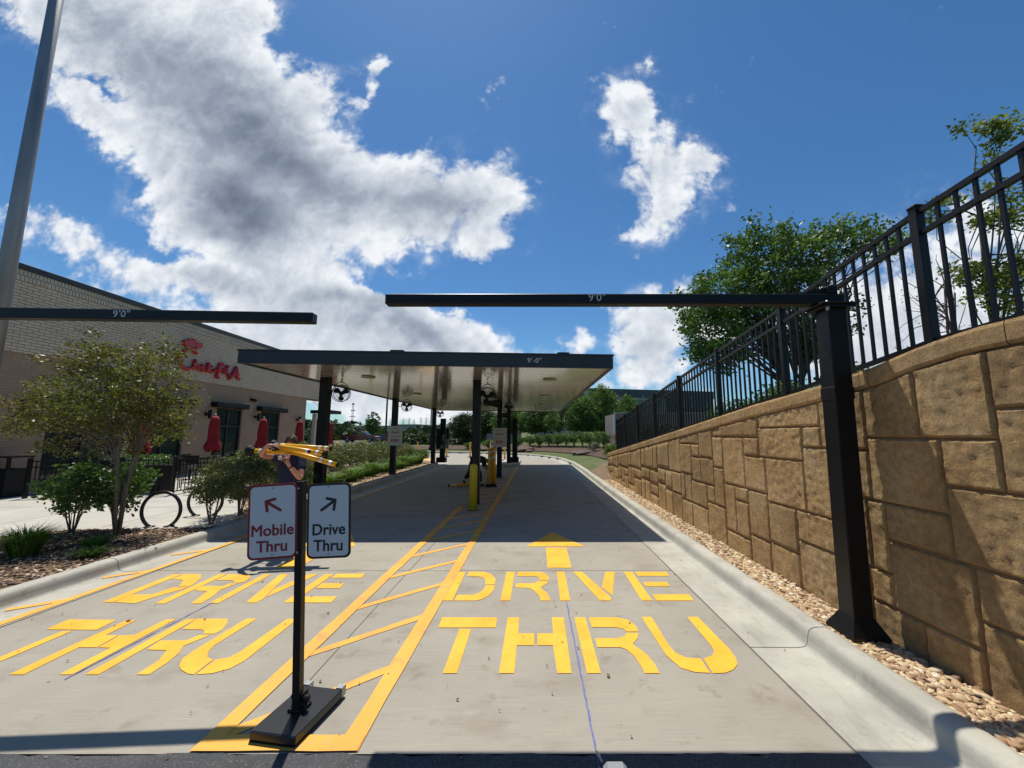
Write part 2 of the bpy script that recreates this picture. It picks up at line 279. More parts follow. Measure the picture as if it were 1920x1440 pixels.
# ------------------------------------------------------------------ object helpers
def tag(o, label=None, cat=None, group=None, kind=None):
    if label: o['label'] = label
    if cat: o['category'] = cat
    if group: o['group'] = group
    if kind: o['kind'] = kind
    return o
def thing(name, label, cat, loc=(0, 0, 0), group=None):
    o = bpy.data.objects.new(name, None); COL.objects.link(o); o.location = loc; o.empty_display_size = .2
    return tag(o, label, cat, group)
def wloc(o):
    v = Vector((0, 0, 0))
    while o is not None: v = v + Vector(o.location); o = o.parent
    return v
def link_mesh(name, me, material, parent=None):
    o = bpy.data.objects.new(name, me); COL.objects.link(o)
    if material is not None:
        me.materials.clear(); me.materials.append(material)
    if parent is not None: o.parent = parent
    return o
class MB:
    def __init__(s): s.v = []; s.f = []; s.sm = []
    def add(s, vs, fs, smooth=False):
        n = len(s.v); s.v.extend([tuple(v) for v in vs]); s.f.extend([tuple(i + n for i in f) for f in fs]); s.sm.extend([smooth] * len(fs)); return s
    def box(s, x0, x1, y0, y1, z0, z1, M=None, bev=0.):
        if bev <= 0:
            vs = [(x0, y0, z0), (x1, y0, z0), (x1, y1, z0), (x0, y1, z0), (x0, y0, z1), (x1, y0, z1), (x1, y1, z1), (x0, y1, z1)]
            fs = [(0, 3, 2, 1), (4, 5, 6, 7), (0, 1, 5, 4), (1, 2, 6, 5), (2, 3, 7, 6), (3, 0, 4, 7)]
        else:
            b = min(bev, (x1 - x0) * .45, (y1 - y0) * .45, (z1 - z0) * .45)
            X = (x0, x0 + b, x1 - b, x1); Y = (y0, y0 + b, y1 - b, y1); Z = (z0, z0 + b, z1 - b, z1)
            vs = []; idx = {}
            for i in (0, 1):
                for j in (0, 1):
                    for k in (0, 1):
                        xi, yi, zi = (0, 3)[i], (0, 3)[j], (0, 3)[k]; xm, ym, zm = (1, 2)[i], (1, 2)[j], (1, 2)[k]
                        idx[i, j, k, 'x'] = len(vs); vs.append((X[xi], Y[ym], Z[zm]))
                        idx[i, j, k, 'y'] = len(vs); vs.append((X[xm], Y[yi], Z[zm]))
                        idx[i, j, k, 'z'] = len(vs); vs.append((X[xm], Y[ym], Z[zi]))
            g = lambda i, j, k, a: idx[i, j, k, a]
            fs = [(g(0, 0, 0, 'x'), g(0, 0, 1, 'x'), g(0, 1, 1, 'x'), g(0, 1, 0, 'x')), (g(1, 0, 0, 'x'), g(1, 1, 0, 'x'), g(1, 1, 1, 'x'), g(1, 0, 1, 'x')),
                  (g(0, 0, 0, 'y'), g(1, 0, 0, 'y'), g(1, 0, 1, 'y'), g(0, 0, 1, 'y')), (g(0, 1, 0, 'y'), g(0, 1, 1, 'y'), g(1, 1, 1, 'y'), g(1, 1, 0, 'y')),
                  (g(0, 0, 0, 'z'), g(0, 1, 0, 'z'), g(1, 1, 0, 'z'), g(1, 0, 0, 'z')), (g(0, 0, 1, 'z'), g(1, 0, 1, 'z'), g(1, 1, 1, 'z'), g(0, 1, 1, 'z'))]
            for i in (0, 1):
                for j in (0, 1):
                    fs.append((g(i, j, 0, 'x'), g(i, j, 1, 'x'), g(i, j, 1, 'y'), g(i, j, 0, 'y')))
                    fs.append((g(i, 0, j, 'x'), g(i, 1, j, 'x'), g(i, 1, j, 'z'), g(i, 0, j, 'z')))
                    fs.append((g(0, i, j, 'y'), g(1, i, j, 'y'), g(1, i, j, 'z'), g(0, i, j, 'z')))
                    for k in (0, 1): fs.append((g(i, j, k, 'x'), g(i, j, k, 'y'), g(i, j, k, 'z')))
            c = Vector(((x0 + x1) / 2, (y0 + y1) / 2, (z0 + z1) / 2)); out = []
            for f in fs:
                p = [Vector(vs[q]) for q in f]; n = (p[1] - p[0]).cross(p[2] - p[0]); m_ = sum(p, Vector()) / len(p) - c
                out.append(f if n.dot(m_) > 0 else tuple(reversed(f)))
            fs = out
        if M is not None: vs = [M @ Vector(v) for v in vs]
        return s.add(vs, fs)
    def tube(s, pts, rad, n=8, caps=True, smooth=True, up=None, square=False):
        pts = [Vector(p) for p in pts]
        rad = [rad] * len(pts) if isinstance(rad, (int, float)) else rad
        base = len(s.v); prev = None; ring = []
        for i, p in enumerate(pts):
            t = (pts[min(i + 1, len(pts) - 1)] - pts[max(i - 1, 0)])
            if t.length < 1e-9: t = Vector((0, 0, 1))
            t.normalize()
            if prev is None:
                a = Vector(up) if up else (Vector((0, 0, 1)) if abs(t.z) < .9 else Vector((1, 0, 0)))
                a = (a - t * a.dot(t)).normalized()
            else:
                a = (prev - t * prev.dot(t))
                a = a.normalized() if a.length > 1e-6 else Vector((1, 0, 0))
            prev = a; b = t.cross(a)
            for k in range(n):
                an = 2 * math.pi * (k + (.5 if square else 0)) / n
                r = rad[i] * (math.sqrt(2) if square else 1)
                s.v.append(tuple(p + a * math.cos(an) * r + b * math.sin(an) * r))
        for i in range(len(pts) - 1):
            for k in range(n):
                k2 = (k + 1) % n
                s.f.append((base + i * n + k, base + i * n + k2, base + (i + 1) * n + k2, base + (i + 1) * n + k)); s.sm.append(smooth and not square)
        if caps:
            s.f.append(tuple(base + k for k in reversed(range(n)))); s.sm.append(False)
            e = base + (len(pts) - 1) * n; s.f.append(tuple(e + k for k in range(n))); s.sm.append(False)
        return s
    def bar(s, a, b, r, up=None): return s.tube([a, b], r, 4, square=True, up=up)
    def torus(s, c, R_, r, axis='y', n=32, m=8, a0=0., a1=2 * math.pi):
        full = abs(a1 - a0 - 2 * math.pi) < 1e-6; pts = []
        for i in range(n + 1):
            t = a0 + (a1 - a0) * i / n
            if axis == 'y': pts.append((c[0] + R_ * math.cos(t), c[1], c[2] + R_ * math.sin(t)))
            elif axis == 'z': pts.append((c[0] + R_ * math.cos(t), c[1] + R_ * math.sin(t), c[2]))
            else: pts.append((c[0], c[1] + R_ * math.cos(t), c[2] + R_ * math.sin(t)))
        return s.tube(pts, r, m, caps=not full, up={'y': (0, 1, 0), 'z': (0, 0, 1), 'x': (1, 0, 0)}[axis])
    def lathe(s, c, prof, n=16, M=None):
        base = len(s.v)
        for r, z in prof:
            for k in range(n):
                a = 2 * math.pi * k / n; v = Vector((r * math.cos(a), r * math.sin(a), z))
                if M is not None: v = M @ v
                s.v.append(tuple(v + Vector(c)))
        for i in range(len(prof) - 1):
            for k in range(n):
                k2 = (k + 1) % n; s.f.append((base + i * n + k, base + i * n + k2, base + (i + 1) * n + k2, base + (i + 1) * n + k)); s.sm.append(True)
        s.f.append(tuple(base + k for k in reversed(range(n)))); s.sm.append(False)
        e = base + (len(prof) - 1) * n; s.f.append(tuple(e + k for k in range(n))); s.sm.append(False)
        return s
    def prism(s, poly, z0, z1, M=None):
        n = len(poly); ar = sum(poly[i][0] * poly[(i + 1) % n][1] - poly[(i + 1) % n][0] * poly[i][1] for i in range(n))
        if ar < 0: poly = list(reversed(poly))
        vs = [(x, y, z0) for x, y in poly] + [(x, y, z1) for x, y in poly]
        if M is not None: vs = [M @ Vector(v) for v in vs]
        fs = [tuple(reversed(range(n))), tuple(range(n, 2 * n))] + [(i, (i + 1) % n, n + (i + 1) % n, n + i) for i in range(n)]
        return s.add(vs, fs)
    def build(s, name, material, parent=None, world=True):
        off = wloc(parent) if (parent is not None and world) else Vector((0, 0, 0))
        me = bpy.data.meshes.new(name); me.from_pydata([(v[0] - off.x, v[1] - off.y, v[2] - off.z) for v in s.v], [], s.f)
        me.polygons.foreach_set('use_smooth', s.sm); me.validate(); me.update()
        return link_mesh(name, me, material, parent)
def np_mesh(name, V, Fc, material, parent=None, attr=None, smooth=False, world=True):
    V = np.asarray(V, dtype=np.float32); Fc = np.asarray(Fc, dtype=np.int32); k = Fc.shape[1]
    if parent is not None and world: V = V - np.array(wloc(parent), dtype=np.float32)
    me = bpy.data.meshes.new(name); me.vertices.add(len(V)); me.vertices.foreach_set('co', V.ravel())
    me.loops.add(len(Fc) * k); me.loops.foreach_set('vertex_index', Fc.ravel())
    me.polygons.add(len(Fc)); me.polygons.foreach_set('loop_start', np.arange(0, len(Fc) * k, k, dtype=np.int32))
    me.polygons.foreach_set('loop_total', np.full(len(Fc), k, dtype=np.int32))
    me.polygons.foreach_set('use_smooth', np.full(len(Fc), smooth)); me.update(calc_edges=True)
    if attr is not None:
        a = me.attributes.new('leafv', 'FLOAT', 'FACE'); a.data.foreach_set('value', np.asarray(attr, dtype=np.float32))
    return link_mesh(name, me, material, parent)
def place(o, loc=None, rot=None):
    if loc: o.location = loc
    if rot: o.rotation_euler = rot
    return o
def copy_tree(o, parent=None):
    c = o.copy(); COL.objects.link(c); c.parent = parent
    for ch in list(o.children): copy_tree(ch, c)
    return c
def text_mb(body, size, depth=.003, bold=0., spacing=1.0):
    cu = bpy.data.curves.new('lettering_curve', 'FONT'); cu.body = body; cu.size = size; cu.extrude = depth; cu.bevel_depth = bold; cu.bevel_resolution = 0; cu.space_character = spacing
    cu.align_x = 'CENTER'; cu.align_y = 'CENTER'; cu.resolution_u = 4
    o = bpy.data.objects.new('lettering_tmp', cu); COL.objects.link(o)
    dg = bpy.context.evaluated_depsgraph_get(); dg.update()
    me = bpy.data.meshes.new_from_object(o.evaluated_get(dg)); bpy.data.objects.remove(o); return me
def text(name, body, size, M, material, parent, bold=0., depth=.003, spacing=1.0):
    me = text_mb(body, size, depth, bold, spacing); off = wloc(parent)
    me.transform(Matrix.Translation(-off) @ M); return link_mesh(name, me, material, parent)
def face_cam(x, y, z, yaw=0.):   # text plane upright, readable from -Y
    return Matrix.Translation((x, y, z)) @ Matrix.Rotation(yaw, 4, 'Z') @ Matrix.Rotation(R(90), 4, 'X')
def skin_mesh(name, nodes, edges, material, parent, sub=2, root=0, world=True):
    # nodes: list of (x,y,z,rx,ry); grown with a skin modifier into one continuous surface
    me = bpy.data.meshes.new(name); off = wloc(parent) if (parent is not None and world) else Vector((0, 0, 0))
    me.from_pydata([(n[0] - off.x, n[1] - off.y, n[2] - off.z) for n in nodes], edges, [])
    o = bpy.data.objects.new(name + '_tmp', me); COL.objects.link(o)
    sk = o.modifiers.new('skin', 'SKIN'); sk.use_smooth_shade = True
    if not me.skin_vertices: me.attributes.new  # the modifier adds the layer below
    dg = bpy.context.evaluated_depsgraph_get()
    if not me.skin_vertices:
        bpy.context.view_layer.objects.active = o
        bpy.ops.object.select_all(action='DESELECT'); o.select_set(True)
        bpy.ops.mesh.customdata_skin_add()
    for i, n in enumerate(nodes):
        me.skin_vertices[0].data[i].radius = (n[3], n[4]); me.skin_vertices[0].data[i].use_root = (i == root)
    if sub:
        sb = o.modifiers.new('sub', 'SUBSURF'); sb.levels = sub; sb.render_levels = sub
    dg = bpy.context.evaluated_depsgraph_get(); dg.update()
    m2 = bpy.data.meshes.new_from_object(o.evaluated_get(dg)); bpy.data.objects.remove(o)
    for p in m2.polygons: p.use_smooth = True
    m2.name = name
    return link_mesh(name, m2, material, parent)

# ------------------------------------------------------------------ foliage helpers
def leaves_np(C, size, rng, aspect=.5, droop=0., upright=0.):
    n = len(C); th = rng.uniform(0, 2 * np.pi, n)
    el = rng.normal(-droop, .55, n)
    if upright: el = rng.normal(upright, .25, n)
    a = np.stack([np.cos(th) * np.cos(el), np.sin(th) * np.cos(el), np.sin(el)], 1)
    r = rng.normal(size=(n, 3)); r[:, 2] *= .5; b = np.cross(a, r); b /= np.linalg.norm(b, axis=1, keepdims=True) + 1e-9
    s = size * rng.uniform(.6, 1.3, n)[:, None]
    V = np.stack([C - a * s * .5, C + b * s * aspect * .5, C + a * s * .5, C - b * s * aspect * .5], 1).reshape(-1, 3)
    Fc = np.arange(4 * n).reshape(n, 4); return V, Fc
def ellipsoid_pts(rng, n, c, r, shell=.35):
    d = rng.normal(size=(n, 3)); d /= np.linalg.norm(d, axis=1, keepdims=True)
    k = (shell + (1 - shell) * rng.random(n)) ** .6
    return np.array(c) + d * k[:, None] * np.array(r)
def plant(name, label, cat, base, clumps, n_tips, n_leaves, leaf, material, group=None, stems=3, stem_r=.02, stem_mat=None, seed=1, aspect=.5, spread=.12, droop=.2,
          branches=None, trunk_h=None, shell=.35, lean=(0, 0), bmin=.35, splay=.22):
    """tree or shrub: tapered stems, limbs to tip points, leaves clustered round the tips"""
    rng = np.random.default_rng(seed); rnd = random.Random(seed)
    t = thing(name, label, cat, base, group); base = np.array(base, float)
    w = np.array([c[1][0] * c[1][1] * c[1][2] for c in clumps]); w = w / w.sum()
    tips = []
    for (c, r), ww in zip(clumps, w):
        m = max(2, int(n_tips * ww)); tips.append(ellipsoid_pts(rng, m, base + np.array(c), r, shell))
    tips = np.concatenate(tips)
    tips[:, 2] = np.maximum(tips[:, 2], base[2] + .05)
    mb = MB(); crown_c = base + np.array(clumps[0][0]); th = trunk_h if trunk_h is not None else (crown_c[2] - base[2]) * .6
    stem_tops = []
    for i in range(stems):
        a = 2 * math.pi * i / max(stems, 1) + rnd.random(); sp = (.05 if stems == 1 else splay) * th
        b0 = base + np.array([math.cos(a) * stem_r * (1.2 if stems > 1 else 0), math.sin(a) * stem_r * (1.2 if stems > 1 else 0), -.02])
        top = base + np.array([math.cos(a) * sp + lean[0], math.sin(a) * sp + lean[1], th])
        mid = (b0 + top) / 2 + np.array([rnd.uniform(-.04, .04), rnd.uniform(-.04, .04), 0]) * th
        mb.tube([b0, mid, top], [stem_r, stem_r * .82, stem_r * .62], 8)
        stem_tops.append(top)
    nb = branches if branches is not None else min(len(tips), 50)
    hubs = []
    for i in range(nb):
        tip = tips[i * len(tips) // nb]; st = min(stem_tops, key=lambda s_: np.linalg.norm((s_ - tip)[:2]))
        h = rnd.uniform(bmin, 1.0); s0 = base + (st - base) * h if stems > 1 or h < 1 else st
        L_ = np.linalg.norm(tip - s0); r0 = min(stem_r * .45, L_ * .018 + .003)
        m1 = s0 + (tip - s0) * .4 + np.array([rnd.gauss(0, .07), rnd.gauss(0, .07), .10]) * L_
        m2 = s0 + (tip - s0) * .75 + np.array([rnd.gauss(0, .05), rnd.gauss(0, .05), .06]) * L_
        mb.tube([s0, m1, m2, tip], [r0, r0 * .7, r0 * .42, r0 * .2], 5, caps=False)
        hubs.append((m1, m2, tip))
    mb.build('trunk' if cat == 'tree' else 'stem', stem_mat or bark_mat, t)
    per = max(1, n_leaves // len(tips)); C = np.repeat(tips, per, axis=0)
    C = C + rng.normal(size=C.shape) * spread * np.array([1, 1, .6])
    C[:, 2] = np.maximum(C[:, 2], base[2] + .02)
    V, Fc = leaves_np(C, leaf, rng, aspect, droop)
    v = np.clip(rng.normal(.45, .2, len(C)) + np.repeat(rng.normal(0, .15, len(tips)), per), 0, 1)
    np_mesh('crown' if cat == 'tree' else 'foliage', V, Fc, material, t, v)
    return t
def grass_clump(name, label, base, r, h, n, material, seed, group=None, cat='plant', width=.008):
    rng = np.random.default_rng(seed); t = thing(name, label, cat, base, group)
    a = rng.uniform(0, 2 * np.pi, n); rr = r * .35 * np.sqrt(rng.random(n)); b = np.stack([np.cos(a) * rr, np.sin(a) * rr, np.zeros(n)], 1) + np.array(base)
    hh = h * rng.uniform(.6, 1.1, n); out = r * rng.uniform(.3, 1.1, n); a2 = a + rng.normal(0, .5, n)
    o = np.stack([np.cos(a2) * out, np.sin(a2) * out, np.zeros(n)], 1); pr = np.stack([-np.sin(a2), np.cos(a2), np.zeros(n)], 1) * width
    m = b + o * .35 + np.array([0, 0, 1]) * (hh * .75)[:, None]; tp = b + o + np.array([0, 0, 1]) * (hh * rng.uniform(.7, 1.05, n))[:, None]
    V = np.stack([b - pr, b + pr, m + pr * .8, m - pr * .8, tp + pr * .15, tp - pr * .15], 1).reshape(-1, 3); i = np.arange(n) * 6
    Fc = np.concatenate([np.stack([i, i + 1, i + 2, i + 3], 1), np.stack([i + 3, i + 2, i + 4, i + 5], 1)])
    v = np.tile(np.clip(rng.normal(.5, .25, n), 0, 1), 2)
    np_mesh('blades', V, Fc, material, t, v); return t
leaf_crape = mat('crape_leaf', (.11, .155, .028), .45, 0, (.17, .14, .045), 1.2, leaf=True, trans=.35)
leaf_shrub = mat('shrub_leaf', (.075, .135, .045), .45, 0, (.13, .21, .05), 3, leaf=True, trans=.3)
leaf_olive = mat('olive_shrub_leaf', (.11, .15, .055), .5, 0, (.19, .19, .08), 4, leaf=True, trans=.25)
leaf_tree = mat('shade_tree_leaf', (.06, .12, .025), .5, 0, (.11, .18, .04), .8, leaf=True, trans=.35)
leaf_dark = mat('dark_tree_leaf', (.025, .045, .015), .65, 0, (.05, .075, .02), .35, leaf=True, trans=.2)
leaf_bright = mat('bright_tree_leaf', (.07, .13, .022), .6, 0, (.12, .19, .035), .5, leaf=True, trans=.35)
leaf_right = mat('sunny_tree_leaf', (.11, .15, .03), .6, 0, (.16, .19, .045), 1, leaf=True, trans=.4)
leaf_grass = mat('grass_blade', (.08, .16, .025), .6, 0, (.14, .23, .045), 3, leaf=True, trans=.35)
leaf_red = mat('reddish_shrub_leaf', (.13, .03, .02), .6, 0, (.2, .05, .03), 3, leaf=True, trans=.3)
leaf_far = mat('far_wood_leaf', (.030, .060, .030), .9, 0, (.055, .085, .035), .02, leaf=True)
# ================================================================== SETTING
def sheet(name, poly, z, material, parent=None, kind='structure'):
    mb = MB(); mb.add([(x, y, z) for x, y in poly], [tuple(range(len(poly)))]); o = mb.build(name, material, parent)
    if kind and parent is None: o['kind'] = kind
    return o
ground = sheet('ground', [(-1500, -300), (1500, -300), (1500, 2500), (-1500, 2500)], -.08, grass_mat)
# right edge of the concrete lane (gutter line), curving left beyond the canopy
EDGE_R = [(1.70, -3.0), (1.70, 2.28), (1.70, 6), (1.68, 12), (1.72, 18), (1.66, 22), (1.30, 25.5), (.45, 28.3), (-.9, 30.5), (-2.8, 32.3), (-5.2, 33.6), (-8.5, 34.6), (-14, 35.6), (-22, 36.4), (-40, 37)]
EDGE_L = [(-4.62, -3.0), (-4.62, 2.28), (-4.60, 8), (-4.55, 14), (-4.50, 19), (-4.55, 21.0), (-4.95, 22.6), (-5.9, 23.6), (-7.4, 24.1), (-10, 24.4), (-22, 25.0), (-40, 25.4)]
slab = [p for p in EDGE_R if p[1] >= 2.28] + [p for p in reversed(EDGE_L) if p[1] >= 2.28]
drive = MB(); n_ = len(EDGE_R) - 1
drive.add([(x, y, 0.) for x, y in slab], [tuple(range(len(slab)))])
driveway = drive.build('driveway', concrete); driveway['kind'] = 'structure'
rgA = random.Random(5)
ap = [(-4.62, -20), (30, -20), (30, 1.2), (2.0, 1.2), (1.72, 2.262)]
xx = 1.7
while xx > -4.6:
    ap.append((xx, 2.272 + rgA.uniform(-.012, .012))); xx -= .09
ap += [(-4.62, 2.27), (-40, 2.27), (-40, -20)]
road = sheet('road', ap, .004, asphalt)

def offset_path(path, d):
    out = []
    for i, p in enumerate(path):
        a = Vector(path[max(i - 1, 0)]); b = Vector(path[min(i + 1, len(path) - 1)]); t = (b - a).normalized(); n = Vector((t.y, -t.x))
        out.append((p[0] + n.x * d, p[1] + n.y * d))
    return out
def sweep(name, path, prof, material, parent=None, smooth=True, dz=0.):
    mb = MB(); n = len(prof)
    rails = [offset_path(path, d) for d, z in prof]
    vs = [(rails[j][i][0], rails[j][i][1], prof[j][1] + dz) for i in range(len(path)) for j in range(n)]
    fs = [(i * n + j, i * n + j + 1, (i + 1) * n + j + 1, (i + 1) * n + j) for i in range(len(path) - 1) for j in range(n - 1)]
    mb.add(vs, fs, smooth); return mb.build(name, material, parent)
def densify(path, step):
    out = []
    for a, b in zip(path[:-1], path[1:]):
        L_ = math.dist(a, b); k = max(1, int(L_ / step))
        for i in range(k): out.append((a[0] + (b[0] - a[0]) * i / k, a[1] + (b[1] - a[1]) * i / k))
    out.append(path[-1]); return out
PROF = [(0, .004), (.03, .001), (.36, .003), (.405, .007), (.43, .014), (.444, .034), (.453, .08), (.462, .118), (.478, .138), (.50, .148), (.535, .153), (.59, .154), (.63, .142), (.645, .12), (.65, -.06)]
PR = [(0, .005), (.02, .006), (.2, .004)] + PROF[2:]
kerb_right = sweep('kerb', densify(EDGE_R, .6), PR, kerb_mat); kerb_right['kind'] = 'structure'
kerb_left = sweep('kerb', densify(EDGE_L, .6), [(-d, z) for d, z in PR], kerb_mat); kerb_left['kind'] = 'structure'
def kerb_joint(path, sgn, y, parent, w=.006):
    sweep('joint', [(path[1][0], y), (path[1][0], y + w)], [(sgn * d, z + .0025) for d, z in PR], joint_mat, parent)
for y in (3.30, 6.28, 9.3, 12.4, 15.4, 18.4): kerb_joint([(0, 0), (1.70, 0)], 1, y, kerb_right)
for y in (1.9, 5.02, 8.2, 11.4, 14.6): kerb_joint([(0, 0), (-4.61 if y < 8 else -4.56, 0)], -1, y, kerb_left)
# joints in the slab
jm = MB()
for (x0, y0, x1, y1, w) in [(-4.6, 5.055, 1.69, 5.055, .006), (-4.6, 8.1, 1.69, 8.1, .007), (-4.55, 11.4, 1.67, 11.4, .007), (-4.55, 15.2, 1.7, 15.2, .007), (-4.55, 19.2, 1.7, 19.2, .01), (-1.52, 2.29, -1.52, 24, .006),
                            (1.692, 2.28, 1.692, 18, .0045), (-4.61, 2.28, -4.60, 8, .008), (-40, 29.5, -3, 29.5, .02), (-10, 25, -10, 34, .02), (-16, 25, -16, 35, .02)]:
    dx, dy = x1 - x0, y1 - y0; L_ = math.hypot(dx, dy); nx, ny = -dy / L_ * w / 2, dx / L_ * w / 2
    jm.add([(x0 - nx, y0 - ny, .003), (x1 - nx, y1 - ny, .003), (x1 + nx, y1 + ny, .003), (x0 + nx, y0 + ny, .003)], [(0, 1, 2, 3)])
jm.build('slab_joint', joint_mat, driveway)
# ---------------- painted words, arrows, hatching (parts of the driveway)
LET = {'DR': [[(-0.953,5.006),(-0.82,5.006),(-0.812,4.178),(-0.928,4.178)],[(-0.781,5.006),(-0.6,5.006),(-0.498,4.921),(-0.434,4.76),(-0.43,4.599),(-0.529,4.599),(-0.549,4.733),(-0.598,4.828),(-0.664,4.857),(-0.777,4.857)],[(-0.428,4.579),(-0.423,4.449),(-0.46,4.3),(-0.521,4.208),(-0.58,4.178),(-0.794,4.178),(-0.791,4.318),(-0.628,4.318),(-0.562,4.378),(-0.533,4.474),(-0.526,4.579)],[(-0.323,5.006),(-0.226,5.006),(-0.232,4.178),(-0.33,4.178)],[(-0.183,5.006),(0.086,5.006),(0.159,4.933),(0.183,4.828),(0.173,4.733),(0.065,4.733),(0.072,4.805),(0.042,4.857),(-0.188,4.857)],[(0.168,4.711),(0.149,4.625),(0.098,4.548),(0.077,4.508),(0.141,4.378),(0.164,4.265),(0.169,4.178),(0.075,4.178),(0.064,4.287),(0.009,4.425),(-0.039,4.498),(-0.194,4.518),(-0.193,4.636),(0.01,4.636),(0.057,4.711)],[(0.285,5.006),(0.377,5.006),(0.371,4.178),(0.271,4.178)],[(0.485,5.006),(0.593,5.006),(0.794,4.243),(0.776,4.178),(0.669,4.178)],[(0.873,5.006),(0.986,5.006),(0.818,4.3),(0.747,4.523)],[(1.096,5.006),(1.197,5.006),(1.195,4.178),(1.088,4.178)],[(1.229,5.006),(1.617,5.006),(1.6,4.863),(1.234,4.863)],[(1.236,4.678),(1.507,4.678),(1.498,4.548),(1.233,4.548)],[(1.242,4.332),(1.622,4.332),(1.609,4.178),(1.235,4.178)]],'TR': [[(-0.829,3.814),(-0.332,3.814),(-0.325,3.625),(-0.821,3.625)],[(-0.633,3.6),(-0.533,3.6),(-0.534,2.972),(-0.633,2.972)],[(-0.232,3.814),(-0.13,3.814),(-0.127,3.525),(0.007,3.525),(0.007,3.338),(-0.131,3.338),(-0.134,2.972),(-0.24,2.972)],[(0.17,3.814),(0.275,3.814),(0.267,2.972),(0.168,2.972),(0.155,3.338),(0.032,3.338),(0.034,3.525),(0.167,3.525)],[(0.376,3.814),(0.473,3.814),(0.472,2.972),(0.376,2.972)],[(0.507,3.814),(0.761,3.814),(0.854,3.762),(0.896,3.647),(0.887,3.555),(0.785,3.555),(0.777,3.6),(0.708,3.632),(0.508,3.632)],[(0.882,3.534),(0.857,3.453),(0.792,3.357),(0.8,3.331),(0.862,3.205),(0.883,3.078),(0.881,2.972),(0.778,2.972),(0.777,3.046),(0.761,3.181),(0.724,3.279),(0.683,3.31),(0.502,3.31),(0.506,3.447),(0.699,3.447),(0.757,3.481),(0.784,3.534)],[(0.988,3.824),(1.08,3.824),(1.071,3.344),(1.086,3.229),(1.142,3.165),(1.244,3.153),(1.237,2.976),(1.136,2.986),(1.054,3.035),(1.006,3.193),(0.999,3.318)],[(1.405,3.824),(1.503,3.824),(1.524,3.292),(1.511,3.158),(1.48,3.078),(1.418,3.014),(1.344,2.978),(1.254,2.972),(1.266,3.151),(1.348,3.193),(1.393,3.254),(1.404,3.318)]],'AR': [[(0.318,6.94),(0.772,6.089),(-0.106,6.089)],[(0.183,6.025),(0.484,6.025),(0.478,5.153),(0.178,5.153)]],'DL': [[(-4.294,4.926),(-4.188,4.926),(-4.182,4.137),(-4.283,4.137)],[(-4.168,4.926),(-3.965,4.926),(-3.848,4.774),(-3.785,4.612),(-3.774,4.542),(-3.88,4.536),(-3.979,4.705),(-4.028,4.746),(-4.159,4.757)],[(-3.764,4.517),(-3.788,4.449),(-3.875,4.29),(-3.935,4.116),(-4.171,4.142),(-4.187,4.326),(-3.973,4.332),(-3.927,4.517)],[(-3.753,4.926),(-3.658,4.926),(-3.637,4.108),(-3.73,4.108)],[(-3.631,4.918),(-3.37,4.918),(-3.298,4.809),(-3.267,4.678),(-3.316,4.652),(-3.373,4.655),(-3.401,4.705),(-3.438,4.729),(-3.636,4.739)],[(-3.314,4.632),(-3.343,4.501),(-3.361,4.455),(-3.321,4.346),(-3.293,4.235),(-3.281,4.108),(-3.379,4.108),(-3.418,4.262),(-3.468,4.419),(-3.617,4.434),(-3.662,4.558),(-3.411,4.558),(-3.395,4.632)],[(-3.21,4.926),(-3.124,4.926),(-3.114,4.116),(-3.207,4.116)],[(-3.018,4.926),(-2.925,4.926),(-2.741,4.221),(-2.746,4.131),(-2.851,4.131)],[(-2.686,4.926),(-2.567,4.926),(-2.646,4.606),(-2.741,4.262),(-2.794,4.465),(-2.726,4.739)],[(-2.487,4.926),(-2.381,4.926),(-2.388,4.131),(-2.479,4.131)],[(-2.343,4.941),(-2.01,4.941),(-1.999,4.809),(-2.352,4.809)],[(-2.367,4.638),(-2.116,4.638),(-2.098,4.495),(-2.357,4.495)],[(-2.367,4.276),(-2.015,4.276),(-2.008,4.131),(-2.366,4.131)]],'TL': [[(-4.187,3.771),(-3.747,3.766),(-3.727,3.585),(-4.168,3.591)],[(-3.993,3.566),(-3.913,3.566),(-3.921,2.958),(-3.999,2.958)],[(-3.653,3.762),(-3.568,3.762),(-3.554,3.496),(-3.445,3.489),(-3.42,3.308),(-3.56,3.308),(-3.543,2.958),(-3.644,2.958)],[(-3.31,3.775),(-3.225,3.775),(-3.204,2.958),(-3.293,2.958),(-3.305,3.301),(-3.407,3.308),(-3.431,3.489),(-3.315,3.501)],[(-3.131,3.781),(-3.045,3.781),(-3.022,2.958),(-3.115,2.958)],[(-3.043,3.788),(-2.766,3.788),(-2.699,3.694),(-2.657,3.585),(-2.666,3.519),(-2.759,3.519),(-2.791,3.566),(-2.831,3.589),(-3.005,3.595)],[(-2.686,3.501),(-2.76,3.329),(-2.703,3.226),(-2.675,3.095),(-2.671,2.958),(-2.758,2.958),(-2.765,3.13),(-2.832,3.265),(-2.998,3.276),(-3.019,3.408),(-2.807,3.413),(-2.78,3.498)],[(-2.596,3.788),(-2.5,3.788),(-2.523,3.337),(-2.493,3.242),(-2.446,3.174),(-2.37,3.138),(-2.36,2.958),(-2.41,2.968),(-2.497,3.014),(-2.553,3.061),(-2.612,3.152),(-2.62,3.257)],[(-2.224,3.788),(-2.148,3.788),(-2.128,3.745),(-2.129,3.226),(-2.13,3.123),(-2.162,3.027),(-2.244,2.972),(-2.345,2.958),(-2.354,3.138),(-2.278,3.167),(-2.25,3.242),(-2.242,3.387)]]}
